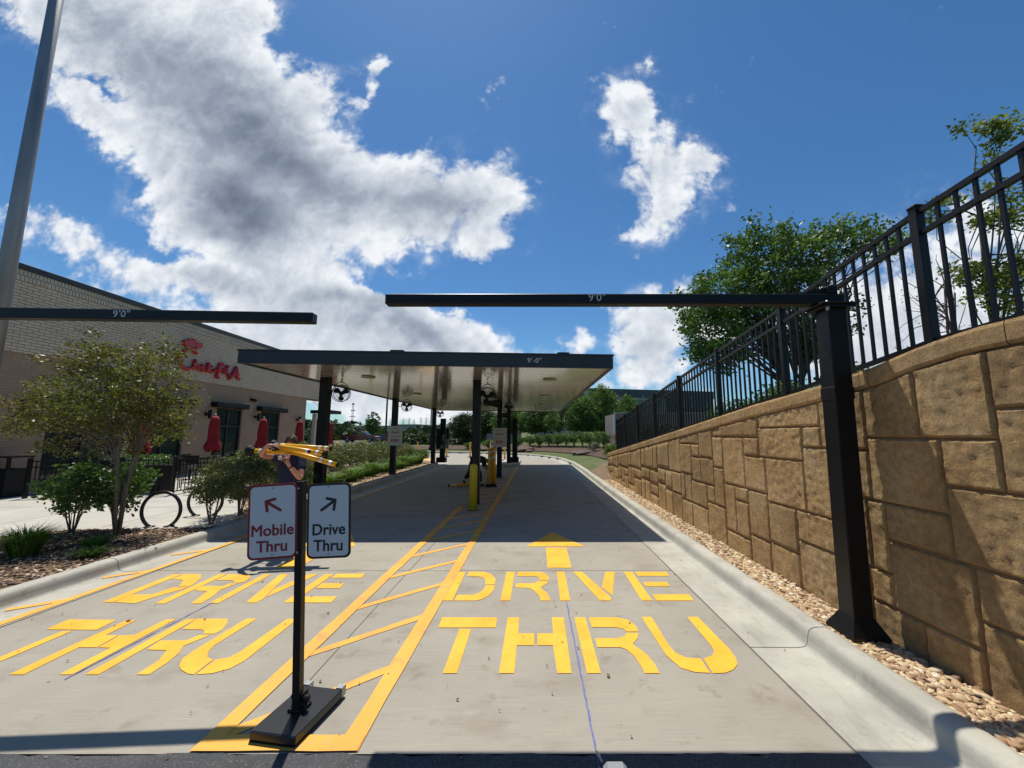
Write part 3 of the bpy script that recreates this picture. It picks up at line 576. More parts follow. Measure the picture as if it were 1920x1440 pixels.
def paint(name, polys, z=.004, material=None, label=None):
    mb = MB()
    for p in polys:
        n = len(p); ar = sum(p[i][0] * p[(i + 1) % n][1] - p[(i + 1) % n][0] * p[i][1] for i in range(n))
        if ar < 0: p = list(reversed(p))
        mb.add([(x, y, z) for x, y in p], [tuple(range(n))])
    o = mb.build(name, material or yellow_paint, driveway)
    if label: o['label'] = label
    return o
paint('painted_word', LET['DR'], label='yellow stencilled word DRIVE in the right lane'); paint('painted_word', LET['TR'], label='yellow stencilled word THRU in the right lane')
paint('painted_word', LET['DL'], label='yellow stencilled word DRIVE in the left lane'); paint('painted_word', LET['TL'], label='yellow stencilled word THRU in the left lane')
paint('painted_arrow', LET['AR'], label='yellow arrow in the right lane')
paint('painted_arrow', [[(x - 3.42, y) for x, y in p] for p in LET['AR']], label='yellow arrow in the left lane')
def strip(x0, y0, x1, y1, w, seed=0, step=.12, wob=.004):
    r = random.Random(seed); L_ = math.hypot(x1 - x0, y1 - y0); k = max(1, int(L_ / step)); tx, ty = (x1 - x0) / L_, (y1 - y0) / L_
    a, b = [], []
    for i in range(k + 1):
        t = i / k * L_; e1 = w / 2 + r.uniform(-wob, wob); e2 = w / 2 + r.uniform(-wob, wob)
        a.append((x0 + tx * t - ty * e1, y0 + ty * t + tx * e1)); b.append((x0 + tx * t + ty * e2, y0 + ty * t - tx * e2))
    return [[a[i], b[i], b[i + 1], a[i + 1]] for i in range(k)]
P = strip(-1.755, 2.29, -1.66, 9.35, .115, 1, .4) + strip(-.985, 2.29, -.80, 20.8, .115, 2, .4)
paint('lane_line', P, .007, yellow_line)
paint('lane_line', strip(-1.80, 2.345, -.93, 2.345, .115, 3, .2), .010, yellow_line)
paint('lane_line', strip(-4.70, 2.29, -4.42, 21.2, .085, 4, .5), .0115, yellow_line)
P = []
y = 2.43
while y < 19.5:
    xl = -1.70 + (y - 2.3) * .0135 if y < 9.3 else -1.66; xr = -.985 + (y + .65 - 2.29) * .01
    P += strip(xl - .03, y - .03, xr + .03, y + .67, .075, int(y * 10), .15, .006); y += .80
paint('hatching', P, .004, yellow_line)
P = []
for y in (2.3, 3.14, 3.96, 4.80, 5.66, 6.5, 7.3, 8.1):
    P += strip(-5.0, y, -4.64, y + .26, .075, int(y * 31), .12, .006)
paint('hatching', P, .0095, yellow_line)
paint('chalk_line', strip(.33, 1.0, .33, 4.15, .011, 9, .05, .003), .006, chalk_blue)
paint('chalk_line', strip(-3.19, 2.9, -3.18, 4.15, .010, 10, .05, .003), .006, chalk_blue)
# far yellow apron beside the kiosk
paint('painted_apron', [[(-9.3, 24.9), (-6.6, 25.0), (-6.6, 27.2), (-9.0, 27.2)]], .006, yellow_line)

# ---------------- left side: bed, sidewalk, patio floor
sidewalk = sheet('sidewalk', [(-30, 2.3), (-5.24, 2.3), (-5.24, 21), (-5.7, 22.6), (-7, 23.3), (-40, 24), (-40, 2.3)], .12, sidewalk_mat)
sj = MB()
for (x0, y0, x1, y1) in [(-13, 8.6, -6, 8.6), (-9.2, 6.6, -9.2, 10), (-7.2, 6.8, -7.2, 10.3), (-13.4, 12.5, -9.5, 12.5), (-13.4, 15.5, -9.5, 15.5), (-13.4, 18.5, -9.5, 18.5), (-11.4, 10.5, -11.4, 24)]:
    dx, dy = x1 - x0, y1 - y0; L_ = math.hypot(dx, dy); nx, ny = -dy / L_ * .006, dx / L_ * .006
    sj.add([(x0 - nx, y0 - ny, .1235), (x1 - nx, y1 - ny, .1235), (x1 + nx, y1 + ny, .1235), (x0 + nx, y0 + ny, .1235)], [(0, 1, 2, 3)])
sj.build('joint', joint_mat, sidewalk)
BED_A = [(-5.24, 2.3), (-5.24, 6.85), (-5.45, 6.75), (-6.1, 6.66), (-7.25, 6.62), (-7.6, 6.5), (-8.1, 6.1), (-9.2, 5.4), (-12, 4.6), (-12, 2.3)]
BED_B = [(-5.24, 7.15), (-5.24, 21), (-5.7, 22.5), (-6.6, 23), (-9.1, 23), (-9.1, 11.2), (-8.2, 10.6), (-6.6, 9.2), (-5.75, 8.0)]
bed_a = sheet('mulch_bed', BED_A, .128, mulch_ground); bed_b = sheet('mulch_bed', BED_B, .128, soil_mat)
gravel_base = sheet('gravel_strip', [(2.33, -3), (2.75, -3), (2.75, 15.2), (2.33, 15.2)], .10, soil_mat)

def in_poly(x, y, poly):
    c_ = False; j = len(poly) - 1
    for i in range(len(poly)):
        xi, yi = poly[i]; xj, yj = poly[j]
        if (yi > y) != (yj > y) and x < (xj - xi) * (y - yi) / (yj - yi) + xi: c_ = not c_
        j = i
    return c_
ICO = None
def ico_arrays(sub):
    import bmesh
    bm = bmesh.new(); bmesh.ops.create_icosphere(bm, subdivisions=sub, radius=1)
    V = np.array([v.co[:] for v in bm.verts]); Fc = np.array([[v.index for v in f.verts] for f in bm.faces]); bm.free(); return V, Fc
def scatter(name, pts, size, flat, material, sub, seed, kind='stuff', label=None, cat=None, elong=1.5, jz=.5):
    rng = np.random.default_rng(seed); V0, F0 = ico_arrays(sub); n = len(pts); pts = np.asarray(pts, float)
    s = size * rng.lognormal(0, .28, n); sx = s * rng.uniform(1, elong, n); sy = s * rng.uniform(.75, 1.1, n); sz = s * flat * rng.uniform(.7, 1.2, n)
    a = rng.uniform(0, 2 * np.pi, n); tilt = rng.normal(0, .35, n)
    V = V0[None] * np.stack([sx, sy, sz], 1)[:, None]
    V = V * (1 + rng.normal(0, .07, (n, len(V0), 1)))
    x, z = V[..., 0].copy(), V[..., 2].copy(); V[..., 0] = x * np.cos(tilt)[:, None] - z * np.sin(tilt)[:, None]; V[..., 2] = x * np.sin(tilt)[:, None] + z * np.cos(tilt)[:, None]
    x, y_ = V[..., 0].copy(), V[..., 1].copy(); V[..., 0] = x * np.cos(a)[:, None] - y_ * np.sin(a)[:, None]; V[..., 1] = x * np.sin(a)[:, None] + y_ * np.cos(a)[:, None]
    V = V + pts[:, None] + np.array([0, 0, 1.])[None, None] * (rng.random(n) * size * jz)[:, None, None]
    Fc = (F0[None] + (np.arange(n) * len(V0))[:, None, None]).reshape(-1, 3)
    o = np_mesh(name, V.reshape(-1, 3), Fc, material, None, np.repeat(rng.random(n), len(F0)), smooth=sub > 1)
    tag(o, label, cat, None, kind); return o
rng = np.random.default_rng(11)
def strip_pts(x0, x1, y0, y1, n): return np.stack([rng.uniform(x0, x1, n), rng.uniform(y0, y1, n), np.full(n, .105)], 1)
scatter('gravel', strip_pts(2.345, 2.70, 1.2, 5.2, 3600), .0165, .55, pebble, 2, 1, label='tan river pebbles between the kerb and the stone retaining wall', cat='gravel', elong=1.7)
scatter('gravel', strip_pts(2.345, 2.70, 5.2, 15.0, 6500), .018, .6, pebble, 1, 2, label='far stretch of tan river pebbles along the stone retaining wall', cat='gravel', elong=1.7)
pa = []
while len(pa) < 9000:
    x, y = -5.25 - 4.5 * rng.random(), 2.6 + 4.3 * rng.random()
    if in_poly(x, y, BED_A): pa.append((x, y, .13))
scatter('mulch', pa, .017, .4, chips, 1, 3, label='bark chips and small stones covering the near planting bed', cat='mulch', elong=2.2)
pb = []
while len(pb) < 8000:
    x, y = -5.25 - 1.2 * rng.random() ** 1.5, 7.1 + 14 * rng.random() ** 1.2
    if in_poly(x, y, BED_B): pb.append((x, y, .13))
scatter('gravel', pb, .022, .5, pebble, 1, 4, label='tan pebbles along the kerb of the planting bed under the canopy', cat='gravel', elong=1.8)

deb = [(rng.uniform(-4.5, 2.1), rng.uniform(2.35, 6.2), .012) for _ in range(110)] + [(rng.uniform(-4.0, 1.6), rng.uniform(2.0, 2.26), .008) for _ in range(40)]
scatter('grit', deb, .006, .5, chips, 1, 5, label='scattered grit and tiny leaf bits on the concrete', cat='debris', elong=2.0, jz=0)
# ---------------- terrain to the right and beyond the lane
WTOP = [(-3.0, 2.45), (1.0, 2.36), (2.11, 2.32), (2.43, 2.315), (2.8, 2.265), (3.08, 2.20), (3.82, 2.11), (4.9, 2.02), (7.3, 1.755), (10.8, 1.375), (14.4, 1.0), (15.0, .94)]
def wtop(y):
    for (a, za), (b, zb) in zip(WTOP[:-1], WTOP[1:]):
        if y <= b: return za + (zb - za) * (y - a) / (b - a)
    return WTOP[-1][1]
def sstep(t): t = min(1, max(0, t)); return t * t * (3 - 2 * t)
def edge_dist(x, y):   # distance outward from the right gutter edge
    best = 1e9
    for a, b in zip(EDGE_R[:-1], EDGE_R[1:]):
        ax, ay = a; bx, by = b; t = max(0, min(1, ((x - ax) * (bx - ax) + (y - ay) * (by - ay)) / ((bx - ax) ** 2 + (by - ay) ** 2)))
        best = min(best, math.hypot(x - ax - t * (bx - ax), y - ay - t * (by - ay)))
    return best
def terrain_h(x, y):
    d = edge_dist(x, y) - .66
    bank = .10 + 1.0 * sstep(d / 9.0) * (.55 + .45 * sstep((x + 12) / 10)) + .02 * max(0, d - 4)
    if x > 2.6:
        hi = wtop(min(y, 14.4)) - .06 + .02 * (x - 2.9) * sstep((y - 5) / 5)
        if y <= 14.9: return hi
        k = sstep((y - 14.9) / 6.0); kx = sstep((x - 2.7) / 2.0)
        low = bank; return (low + (hi - low) * (1 - k)) if x > 4.7 else low + (hi - low) * (1 - k) * kx * .85
    return bank
def terrain(name, xs, ys, keep, material):
    V = [(x, y, terrain_h(x, y) + .02 * math.sin(x * 2.3 + y * 1.7)) for y in ys for x in xs]; n = len(xs); F_ = []
    for j in range(len(ys) - 1):
        for i in range(n - 1):
            cx, cy = (xs[i] + xs[i + 1]) / 2, (ys[j] + ys[j + 1]) / 2
            if keep(cx, cy): F_.append((j * n + i, j * n + i + 1, (j + 1) * n + i + 1, (j + 1) * n + i))
    mb = MB(); mb.add(V, F_, True); o = mb.build(name, material); o['kind'] = 'structure'; return o
def outside(x, y):  # right / beyond the lane edge
    if y < 22: return x > 2.35
    for a, b in zip(EDGE_R[4:-1], EDGE_R[5:]):
        pass
    return not in_poly(x, y, slab) and (x > 1.9 or y > 25)
lawn_mat = mat('lawn_turf', (.065, .095, .022), .95, 0, (.115, .125, .04), .9, stain=[(8, (1, 1, 1), .5, .75, (.07, .11, .02), .5), (.7, (1, 1, 1), .56, .7, (.22, .17, .09), .45)], bump=1, bscale=45, bdist=.03)
def keep_a(x, y):
    if y > 40 and x < -2.5 - (y - 40) * .03: return False
    return (x > 2.95 and y <= 15.0) or (x > 2.35 and y > 15.0 and y < 22) or (y >= 22 and outside(x, y) and edge_dist(x, y) > .5)
xs = [-45 + i * 1.0 for i in range(36)] + [-9 + i * .5 for i in range(60)] + [21 + i * 4 for i in range(30)]
ys = [-4 + i for i in range(18)] + [14 + i * .35 for i in range(90)] + [45.5 + i * 4 for i in range(12)]
ys = sorted(set(round(y, 3) for y in ys)); xs = sorted(set(round(x, 3) for x in xs + [2.36, 2.64, 2.96, 3.2]))
terrain('lawn', xs, ys, keep_a, lawn_mat)
# bark bed under the shrubs on the bank
def bank_ribbon(name, d0, d1, i0, i1, material, dz=.03):
    path = densify(EDGE_R, .5); path = [p for p in path if p[1] > 16]; mb = MB(); rails = [offset_path(path, .66 + d0 + (d1 - d0) * k / 6) for k in range(7)]
    a, b = int(len(path) * i0), int(len(path) * i1)
    vs = [(rails[k][i][0], rails[k][i][1], terrain_h(*rails[k][i]) + dz) for i in range(a, b) for k in range(7)]
    n = b - a; mb.add(vs, [(i * 7 + k, i * 7 + k + 1, (i + 1) * 7 + k + 1, (i + 1) * 7 + k) for i in range(n - 1) for k in range(6)], True)
    o = mb.build(name, material); o['kind'] = 'structure'; return o
bank_mulch = mat('bank_mulch', (.06, .03, .02), .95, 0, (.12, .07, .045), 4, bump=1, bscale=30, bdist=.04)
bank_ribbon('mulch_bank', 1.9, 4.6, .12, .62, bank_mulch, .06)
dirt = mat('bare_dirt', (.14, .09, .055), .95, 0, (.24, .16, .10), 6, bump=1, bscale=30)
mbd = MB(); mbd.add([(2.34, 13.6, .11), (2.75, 13.6, .14), (2.75, 15.2, .45), (3.2, 15.3, .75), (3.0, 16.6, .5), (2.36, 16.4, .16)], [(0, 1, 2, 5), (2, 3, 4, 5)], True)
o = mbd.build('dirt_patch', dirt); o['kind'] = 'structure'

# distant hills with woods
def ridge_z(x):   # height of the tree line at distance 250 m
    pts = [(-400, 16), (-200, 14), (-150, 13), (-135, 12.5), (-122, 11.5), (-112, 8), (-104, 5.6), (-85, 3.6), (-75, 4), (-66, 5.3), (-55, 5), (-47, 6.2), (-35, 6.6), (-20, 7), (0, 8), (60, 11), (200, 14), (400, 12)]
    for (a, za), (b, zb) in zip(pts[:-1], pts[1:]):
        if x <= b: return za + (zb - za) * (x - a) / (b - a)
    return 12
hm = MB(); hx = [-420 + i * 12 for i in range(70)]
hm.add([(x, 236, -.5) for x in hx] + [(x, 252, max(.4, ridge_z(x) - 3.2)) for x in hx] + [(x * 1.3, 420, max(.5, ridge_z(x) - 3.6)) for x in hx], [(i + k * 70, i + 1 + k * 70, i + 71 + k * 70, i + 70 + k * 70) for i in range(69) for k in (0, 1)], True)
o = hm.build('hills', mat('hill_ground', (.035, .055, .03), 1)); o['kind'] = 'structure'
rg = np.random.default_rng(77)
def woods(name, label, n_tree, xr, yr, topf, rad, per, leaf, m_):
    X = rg.uniform(*xr, n_tree); Yd = rg.uniform(*yr, n_tree); k = (Yd - yr[0]) / (yr[1] - yr[0])
    r = rg.uniform(*rad, n_tree); top = np.array([topf(x, kk) for x, kk in zip(X, k)]) + rg.normal(0, .25, n_tree) * r
    d = rg.normal(size=(n_tree, per, 3)); d /= np.linalg.norm(d, axis=2, keepdims=True)
    C = np.stack([X, Yd, top - r * 1.1], 1)[:, None] + d * (r[:, None] * rg.uniform(.7, 1.05, (n_tree, per)))[:, :, None] * np.array([1, 1, 1.15])
    C = C.reshape(-1, 3); C[:, 2] = np.maximum(C[:, 2], .3); V, Fc = leaves_np(C, leaf, rg, .8)
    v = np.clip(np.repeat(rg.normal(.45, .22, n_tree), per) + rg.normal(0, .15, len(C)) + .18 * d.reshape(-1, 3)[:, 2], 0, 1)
    o = np_mesh(name, V, Fc, m_, None, v); tag(o, label, 'woodland', None, 'stuff')
woods('far_wood', 'dark green wooded ridge along the horizon', 560, (-300, 90), (190, 262), lambda x, k: max(2.2, ridge_z(x) * (.45 + .55 * k) * (.76 + .24 * k)), (2.6, 4.8), 60, 2.2, leaf_far)
woods('thicket', 'mid distance belt of scrub and young trees beyond the field', 200, (-80, -3), (86, 118), lambda x, k: 1.9 + 1.5 * k + .9 * math.sin(x * .21) * k + (.8 if x > -30 else 0), (1.1, 2.3), 75, .95, leaf_dark)

woods('thicket', 'dark scrub bushes at the near edge of the field between the canopy columns', 70, (-18.2, -6), (50, 58), lambda x, k: 1.55 + .5 * k, (.7, 1.2), 90, .42, leaf_dark)
woods('thicket', 'dark scrub bushes left of the parked pickup', 60, (-62, -31.5), (56, 64), lambda x, k: 1.9 + .6 * k, (.8, 1.5), 80, .5, leaf_dark)

# field under the truck
field = sheet('field', [(-110, 45), (-6, 45), (-6, 95), (-110, 95)], .30, mat('field_grass', (.055, .075, .02), .95, 0, (.10, .105, .035), .2, bump=.6, bscale=20))
mb = MB(); mb.add([(-110, 38, -.05), (-6, 38, -.05), (-6, 45, .298), (-110, 45, .298)], [(0, 1, 2, 3)]); o = mb.build('field_bank', MATS['field_grass']); o['kind'] = 'structure'
lot = sheet('parking_lot', [(-60, 60.5), (-18, 60.5), (-18, 68), (-60, 68)], .34, mat('old_asphalt', (.09, .09, .09), .9))

# ================================================================== RETAINING WALL
WX = 2.72
wall = thing('retaining_wall', 'long tan stamped stone retaining wall sloping down beside the right lane', 'wall', (WX, 6, 0))
mb = MB(); yy = [-3, 0, 1, 2.11, 2.8, 3.4, 4.2, 4.9, 6, 7.3, 9, 10.8, 12.6, 14.6]
for a, b in zip(yy[:-1], yy[1:]):
    za, zb = wtop(a) - .15, wtop(b) - .15
    mb.add([(WX + .018, a, -.1), (WX + .018, b, -.1), (WX + .018, b, zb), (WX + .018, a, za), (WX + .30, a, -.1), (WX + .30, b, -.1), (WX + .30, b, zb), (WX + .30, a, za)],
           [(0, 3, 2, 1), (4, 5, 6, 7), (3, 7, 6, 2), (0, 1, 5, 4), (1, 2, 6, 5), (0, 4, 7, 3)])
mb.build('wall_core', groove_mat, wall)
BL = []   # (y0,y1,z0,z1) ; z1 None means up to the cap
Z = [.05, .35, .60, .87, 1.135, 1.39, 1.63]
BL += [(2.79, 3.235, 1.63, 9), (2.325, 2.79, 1.63, 9), (2.66, 3.235, 1.135, 1.63), (2.325, 2.66, 1.32, 1.63), (1.9, 2.325, 1.81, 9), (1.9, 2.325, 1.32, 1.81), (2.66, 3.14, .86, 1.135), (2.1, 2.66, .85, 1.32),
       (2.55, 3.14, .355, .85), (2.93, 3.34, .02, .355), (2.56, 2.93, .02, .355), (2.2, 2.55, .53, .85), (2.2, 2.55, .02, .53), (3.14, 3.30, .60, 1.135), (3.14, 3.34, .355, .60),
       (3.30, 3.65, .60, 1.14), (3.34, 3.66, .02, .60), (3.65, 4.19, .585, .89), (3.66, 4.20, .02, .585), (3.235, 3.60, 1.14, 1.53), (3.60, 4.03, .89, 1.53), (3.235, 3.75, 1.53, 9), (3.75, 4.01, 1.53, 1.735),
       (3.75, 4.78, 1.735, 9), (4.03, 4.69, .89, 1.39), (4.02, 4.80, 1.39, 1.735), (4.20, 4.69, .44, .89), (4.20, 4.69, .02, .44), (4.69, 5.15, .97, 1.39), (4.80, 5.15, 1.39, 1.62), (4.80, 6.02, 1.62, 9),
       (5.15, 5.72, .97, 1.62), (5.72, 6.04, 1.17, 1.62), (5.72, 6.04, .62, 1.17), (4.69, 5.11, .42, .97), (5.11, 5.43, .79, .97), (5.11, 5.43, .34, .79), (5.43, 5.72, .34, .97), (4.69, 5.11, .02, .42), (5.11, 5.72, .02, .34),
       (5.72, 6.30, .02, .62), (6.04, 6.54, 1.29, 9), (6.54, 7.38, 1.49, 9), (6.54, 6.86, 1.28, 1.49), (6.86, 7.38, .97, 1.49), (6.50, 6.86, .88, 1.28), (6.04, 6.50, .88, 1.29), (6.04, 6.30, .62, .88), (6.30, 6.90, .50, .88),
       (6.90, 7.20, .50, .97), (7.20, 7.38, .50, .97), (6.30, 6.90, .02, .50), (6.90, 7.38, .02, .50)]
rr = random.Random(12)
def ashlar(y0, y1, z0, z1):   # recursive random split on a module
    w, h = y1 - y0, z1 - z0
    if (w <= .62 and h <= .62 and (w * h < .2 or rr.random() < .35)) or (w <= .3 and h <= .62) or (h <= .28 and w <= .75): BL.append((y0, y1, z0, z1)); return
    if (w > h * 1.2 and w > .45) or h < .45:
        c_ = y0 + w * rr.choice((.36, .45, .55, .64)); ashlar(y0, c_, z0, z1); ashlar(c_, y1, z0, z1)
    else:
        c_ = z0 + h * rr.choice((.34, .42, .58, .66)); ashlar(y0, y1, z0, c_); ashlar(y0, y1, c_, z1)
y = 7.38
while y < 14.5:
    w = min(1.35, 14.58 - y); zt = wtop(y + w / 2) - .15
    ashlar(y, y + w, .02, zt * .62)
    a = y
    while a < y + w - .05:
        b = min(y + w, a + rr.uniform(.3, .7)); b = y + w if y + w - b < .2 else b; BL.append((a, b, zt * .62, 9)); a = b
    y += w
for yb in (1.9, 1.0, .2, -.8, -1.8):
    for z0, z1 in ((.02, .53), (.53, 1.32), (1.32, 9)): BL.append((yb - (.9 if yb < 1.9 else .85), yb if yb < 1.9 else (2.2 if z1 < 1 else (2.1 if z1 < 2 else 1.9)), z0, z1))
from mathutils import noise as mnoise
V_, F_, A_ = [], [], []; G = .0045; Dp = .020
def ticks(a, b, step):
    n = max(2, int((b - a) / step)); e = [a, a + .006, a + .016] + [a + (b - a) * i / n for i in range(1, n)] + [b - .016, b - .006, b]
    return sorted(q for q in set(e) if a <= q <= b)
for (y0, y1, z0, z1) in BL:
    if y1 - y0 < .04: continue
    cap = z1 > 5
    top = (lambda q: wtop(q) - .156) if cap else (lambda q: z1 - G)
    if cap and min(top(y0), top(y1)) - z0 < .05: continue
    step = .020 if (1.0 < y0 < 4.2) else (.035 if y0 < 7.4 else .08)
    ys_ = ticks(y0 + G, y1 - G, step); nz_ = max(3, int((top((y0 + y1) / 2) - z0) / step)); lift = rr.uniform(-.003, .003); shade_ = rr.random(); hh = top((y0 + y1) / 2) - z0 - G
    fr = sorted(set([0, min(.45, .006 / hh), min(.45, .016 / hh)] + [i / nz_ for i in range(1, nz_)] + [1 - min(.45, .016 / hh), 1 - min(.45, .006 / hh), 1])); base = len(V_); off = rr.uniform(0, 50)
    for q in ys_:
        zt = top(q); jag = .0035 * mnoise.noise((q * 9, off, 0))
        for f in fr:
            z = z0 + G + (zt - z0 - G) * f; d = min(q - y0 - G, y1 - G - q, (z - z0 - G), (zt - z)); d += .003 * mnoise.noise((q * 30, z * 30, off)) if d > .001 else 0
            k = sstep(d / .013); rough = mnoise.fractal((q * 16, z * 16, off), .55, 2.1, 4) * .0065 + mnoise.noise((q * 5, z * 5, off)) * .003
            V_.append((WX + Dp - k * (Dp + lift) - k * rough, q + (jag if 0 < f < 1 else 0), z))
    m = len(fr)
    for i in range(len(ys_) - 1):
        for j in range(m - 1): F_.append((base + i * m + j, base + i * m + j + 1, base + (i + 1) * m + j + 1, base + (i + 1) * m + j)); A_.append(shade_)
np_mesh('stone_facing', V_, F_, stone_mat, wall, A_, smooth=True)
mb = MB(); y = -2.9; rr2 = random.Random(3)
while y < 14.55:
    b = min(14.6, y + rr2.choice((.55, .75, .95)));  b = 14.6 if 14.6 - b < .3 else b
    if y < 3.24 < b: b = 3.24
    ns = max(1, int((b - y) / .12)); pts = [y + .004 + (b - y - .008) * i / ns for i in range(ns + 1)]
    prof = lambda zt: [(WX + .016, zt - .152), (WX + .002, zt - .143), (WX - .006, zt - .125), (WX - .007, zt - .03), (WX + .002, zt - .008), (WX + .03, zt), (WX + .30, zt + .004), (WX + .31, zt - .15)]
    vs = []
    for q in pts:
        w_ = rr2.uniform(-.003, .003); vs += [(x + w_, q, z + rr2.uniform(-.002, .002)) for x, z in prof(wtop(q))]
    k = 8; fs = [(i * k + j, i * k + j + 1, (i + 1) * k + j + 1, (i + 1) * k + j) for i in range(ns) for j in range(k - 1)] + [tuple(range(k)), tuple(reversed(range(ns * k, ns * k + k)))]
    mb.add(vs, fs); y = b
mb.build('coping', stone_mat, wall)

# ================================================================== FENCE ON THE WALL
fence = thing('metal_fence', 'black metal picket fence stepping down the top of the stone retaining wall', 'fence', (2.88, 6, 1.8))
FX = 2.885; FY = [-2.2, -.6, 1.12, 2.77, 4.43, 6.05, 7.70, 9.32, 10.86, 12.40, 13.62]
mbs = []
for y in FY:
    mb = MB(); zb = wtop(y) - .02; w = .033; mb.box(FX - w, FX + w, y - w, y + w, zb, wtop(y) + 1.075, bev=.004); mb.box(FX - w - .006, FX + w + .006, y - w - .006, y + w + .006, wtop(y) + 1.075, wtop(y) + 1.10, bev=.008)
    mb.box(FX - .06, FX + .06, y - .06, y + .06, wtop(y) + .003, wtop(y) + .018, bev=.004)
    mb.build('post', black_metal, fence)
for a, b in zip(FY[:-1], FY[1:]):
    a2, b2 = a + .033, b - .033
    z = lambda q, o: wtop(a) + (wtop(b) - wtop(a)) * (q - a) / (b - a) + o
    for o_, h in ((1.04, .018), (.875, .018), (.055, .018)):
        mb = MB()
        mb.add([(FX - .018, a2, z(a2, o_) - h), (FX + .018, a2, z(a2, o_) - h), (FX + .018, a2, z(a2, o_) + h), (FX - .018, a2, z(a2, o_) + h), (FX - .018, b2, z(b2, o_) - h), (FX + .018, b2, z(b2, o_) - h), (FX + .018, b2, z(b2, o_) + h), (FX - .018, b2, z(b2, o_) + h)],
               [(0, 1, 2, 3), (7, 6, 5, 4), (0, 4, 5, 1), (1, 5, 6, 2), (2, 6, 7, 3), (3, 7, 4, 0)])
        mb.build('rail', black_metal, fence)
    mb = MB(); k = round((b2 - a2) / .118)
    for i in range(1, k):
        q = a2 + (b2 - a2) * i / k; mb.box(FX - .0105, FX + .0105, q - .0105, q + .0105, z(q, .035), z(q, 1.03))
    mb.build('pickets', black_metal, fence)
# ================================================================== CLEARANCE BARS
def height_bar_right():
    t = thing('clearance_bar', 'black clearance bar reaching left from its post beside the stone wall', 'clearance bar', (2.53, 3.28, .12), 'height clearance bars')
    L_ = .045   # slight lean of the post towards the wall
    S = Matrix.Translation((2.53, 3.28, .12)) @ Matrix.Rotation(R(.8), 4, 'Y')
    mb = MB(); mb.box(-.078, .078, -.078, .078, 0, 2.60, M=S, bev=.006); mb.build('post', black_metal, t)
    mb = MB(); mb.box(-.082, .082, -.082, .082, 1.83, 1.93, M=S, bev=.004); mb.build('collar', black_metal, t)
    mb = MB(); a, b = .078, .142
    mb.add([S @ Vector(v) for v in [(-b, -b, .0), (b, -b, .0), (b, b, .0), (-b, b, .0), (-a, -a, .14), (a, -a, .14), (a, a, .14), (-a, a, .14), (-b, -b, .02), (b, -b, .02), (b, b, .02), (-b, b, .02)]],
           [(0, 3, 2, 1), (0, 1, 9, 8), (1, 2, 10, 9), (2, 3, 11, 10), (3, 0, 8, 11), (8, 9, 5, 4), (9, 10, 6, 5), (10, 11, 7, 6), (11, 8, 4, 7), (4, 5, 6, 7)])
    mb.build('base_skirt', black_metal, t)
    cx = 2.53 + .037; zt = 2.72
    mb = MB(); mb.box(cx - .13, cx + .13, 3.28 - .12, 3.28 + .12, zt, zt + .018, bev=.004); mb.box(cx - .16, cx + .14, 3.28 - .13, 3.28 + .13, zt + .022, zt + .038, bev=.004); mb.build('turn_plate', black_metal, t)
    for sx in (-.1, .1):
        for sy in (-.1, .1): mb = MB(); mb.lathe((cx + sx, 3.28 + sy, zt - .03), [(.012, 0), (.014, .01), (.014, .075), (.008, .085)], 8); mb.build('bolt', steel, t)
    mb = MB(); mb.box(-1.27, cx + .10, 3.235, 3.325, 2.765, 2.855, bev=.006); mb.build('beam', black_metal, t)
    mb = MB(); mb.box(cx - .035, cx + .045, 3.235, 3.325, 2.857, 2.93, bev=.006); mb.add([(cx - .30, 3.262, 2.856), (cx - .036, 3.262, 2.856), (cx - .036, 3.262, 2.92), (cx - .30, 3.298, 2.856), (cx - .036, 3.298, 2.856), (cx - .036, 3.298, 2.92)], [(0, 1, 2), (3, 5, 4), (0, 2, 5, 3), (0, 3, 4, 1)])
    mb.build('bracket', black_metal, t)
    text('height_lettering', '9\'0"', .092, face_cam(.545, 3.2335, 2.818), white_text, t, depth=.001, spacing=1.05)
height_bar_right()
def height_bar_left():
    t = thing('clearance_bar', 'black clearance bar entering over the left lane from beyond the left frame edge', 'clearance bar', (-6.9, 3.15, .12), 'height clearance bars')
    mb = MB(); mb.box(-6.98, -6.82, 3.07, 3.23, .12, 2.62, bev=.006); mb.build('post', black_metal, t)
    mb = MB(); mb.box(-7.06, -6.74, 2.99, 3.31, .12, .15, bev=.005); mb.build('base_skirt', black_metal, t)
    yaw = math.atan2(.27, 4.95); S = Matrix.Translation((-6.9, 3.15, 2.69)) @ Matrix.Rotation(yaw, 4, 'Z')
    mb = MB(); mb.box(-.12, 4.945, -.045, .045, -.045, .045, M=S, bev=.006); mb.build('beam', black_metal, t)
    x = 3.34; P_ = S @ Vector((x, -.0465, .0)); text('height_lettering', '9\'0"', .088, Matrix.Translation(P_) @ Matrix.Rotation(yaw, 4, 'Z') @ Matrix.Rotation(R(90), 4, 'X'), white_text, t, depth=.001, spacing=1.05)
height_bar_left()

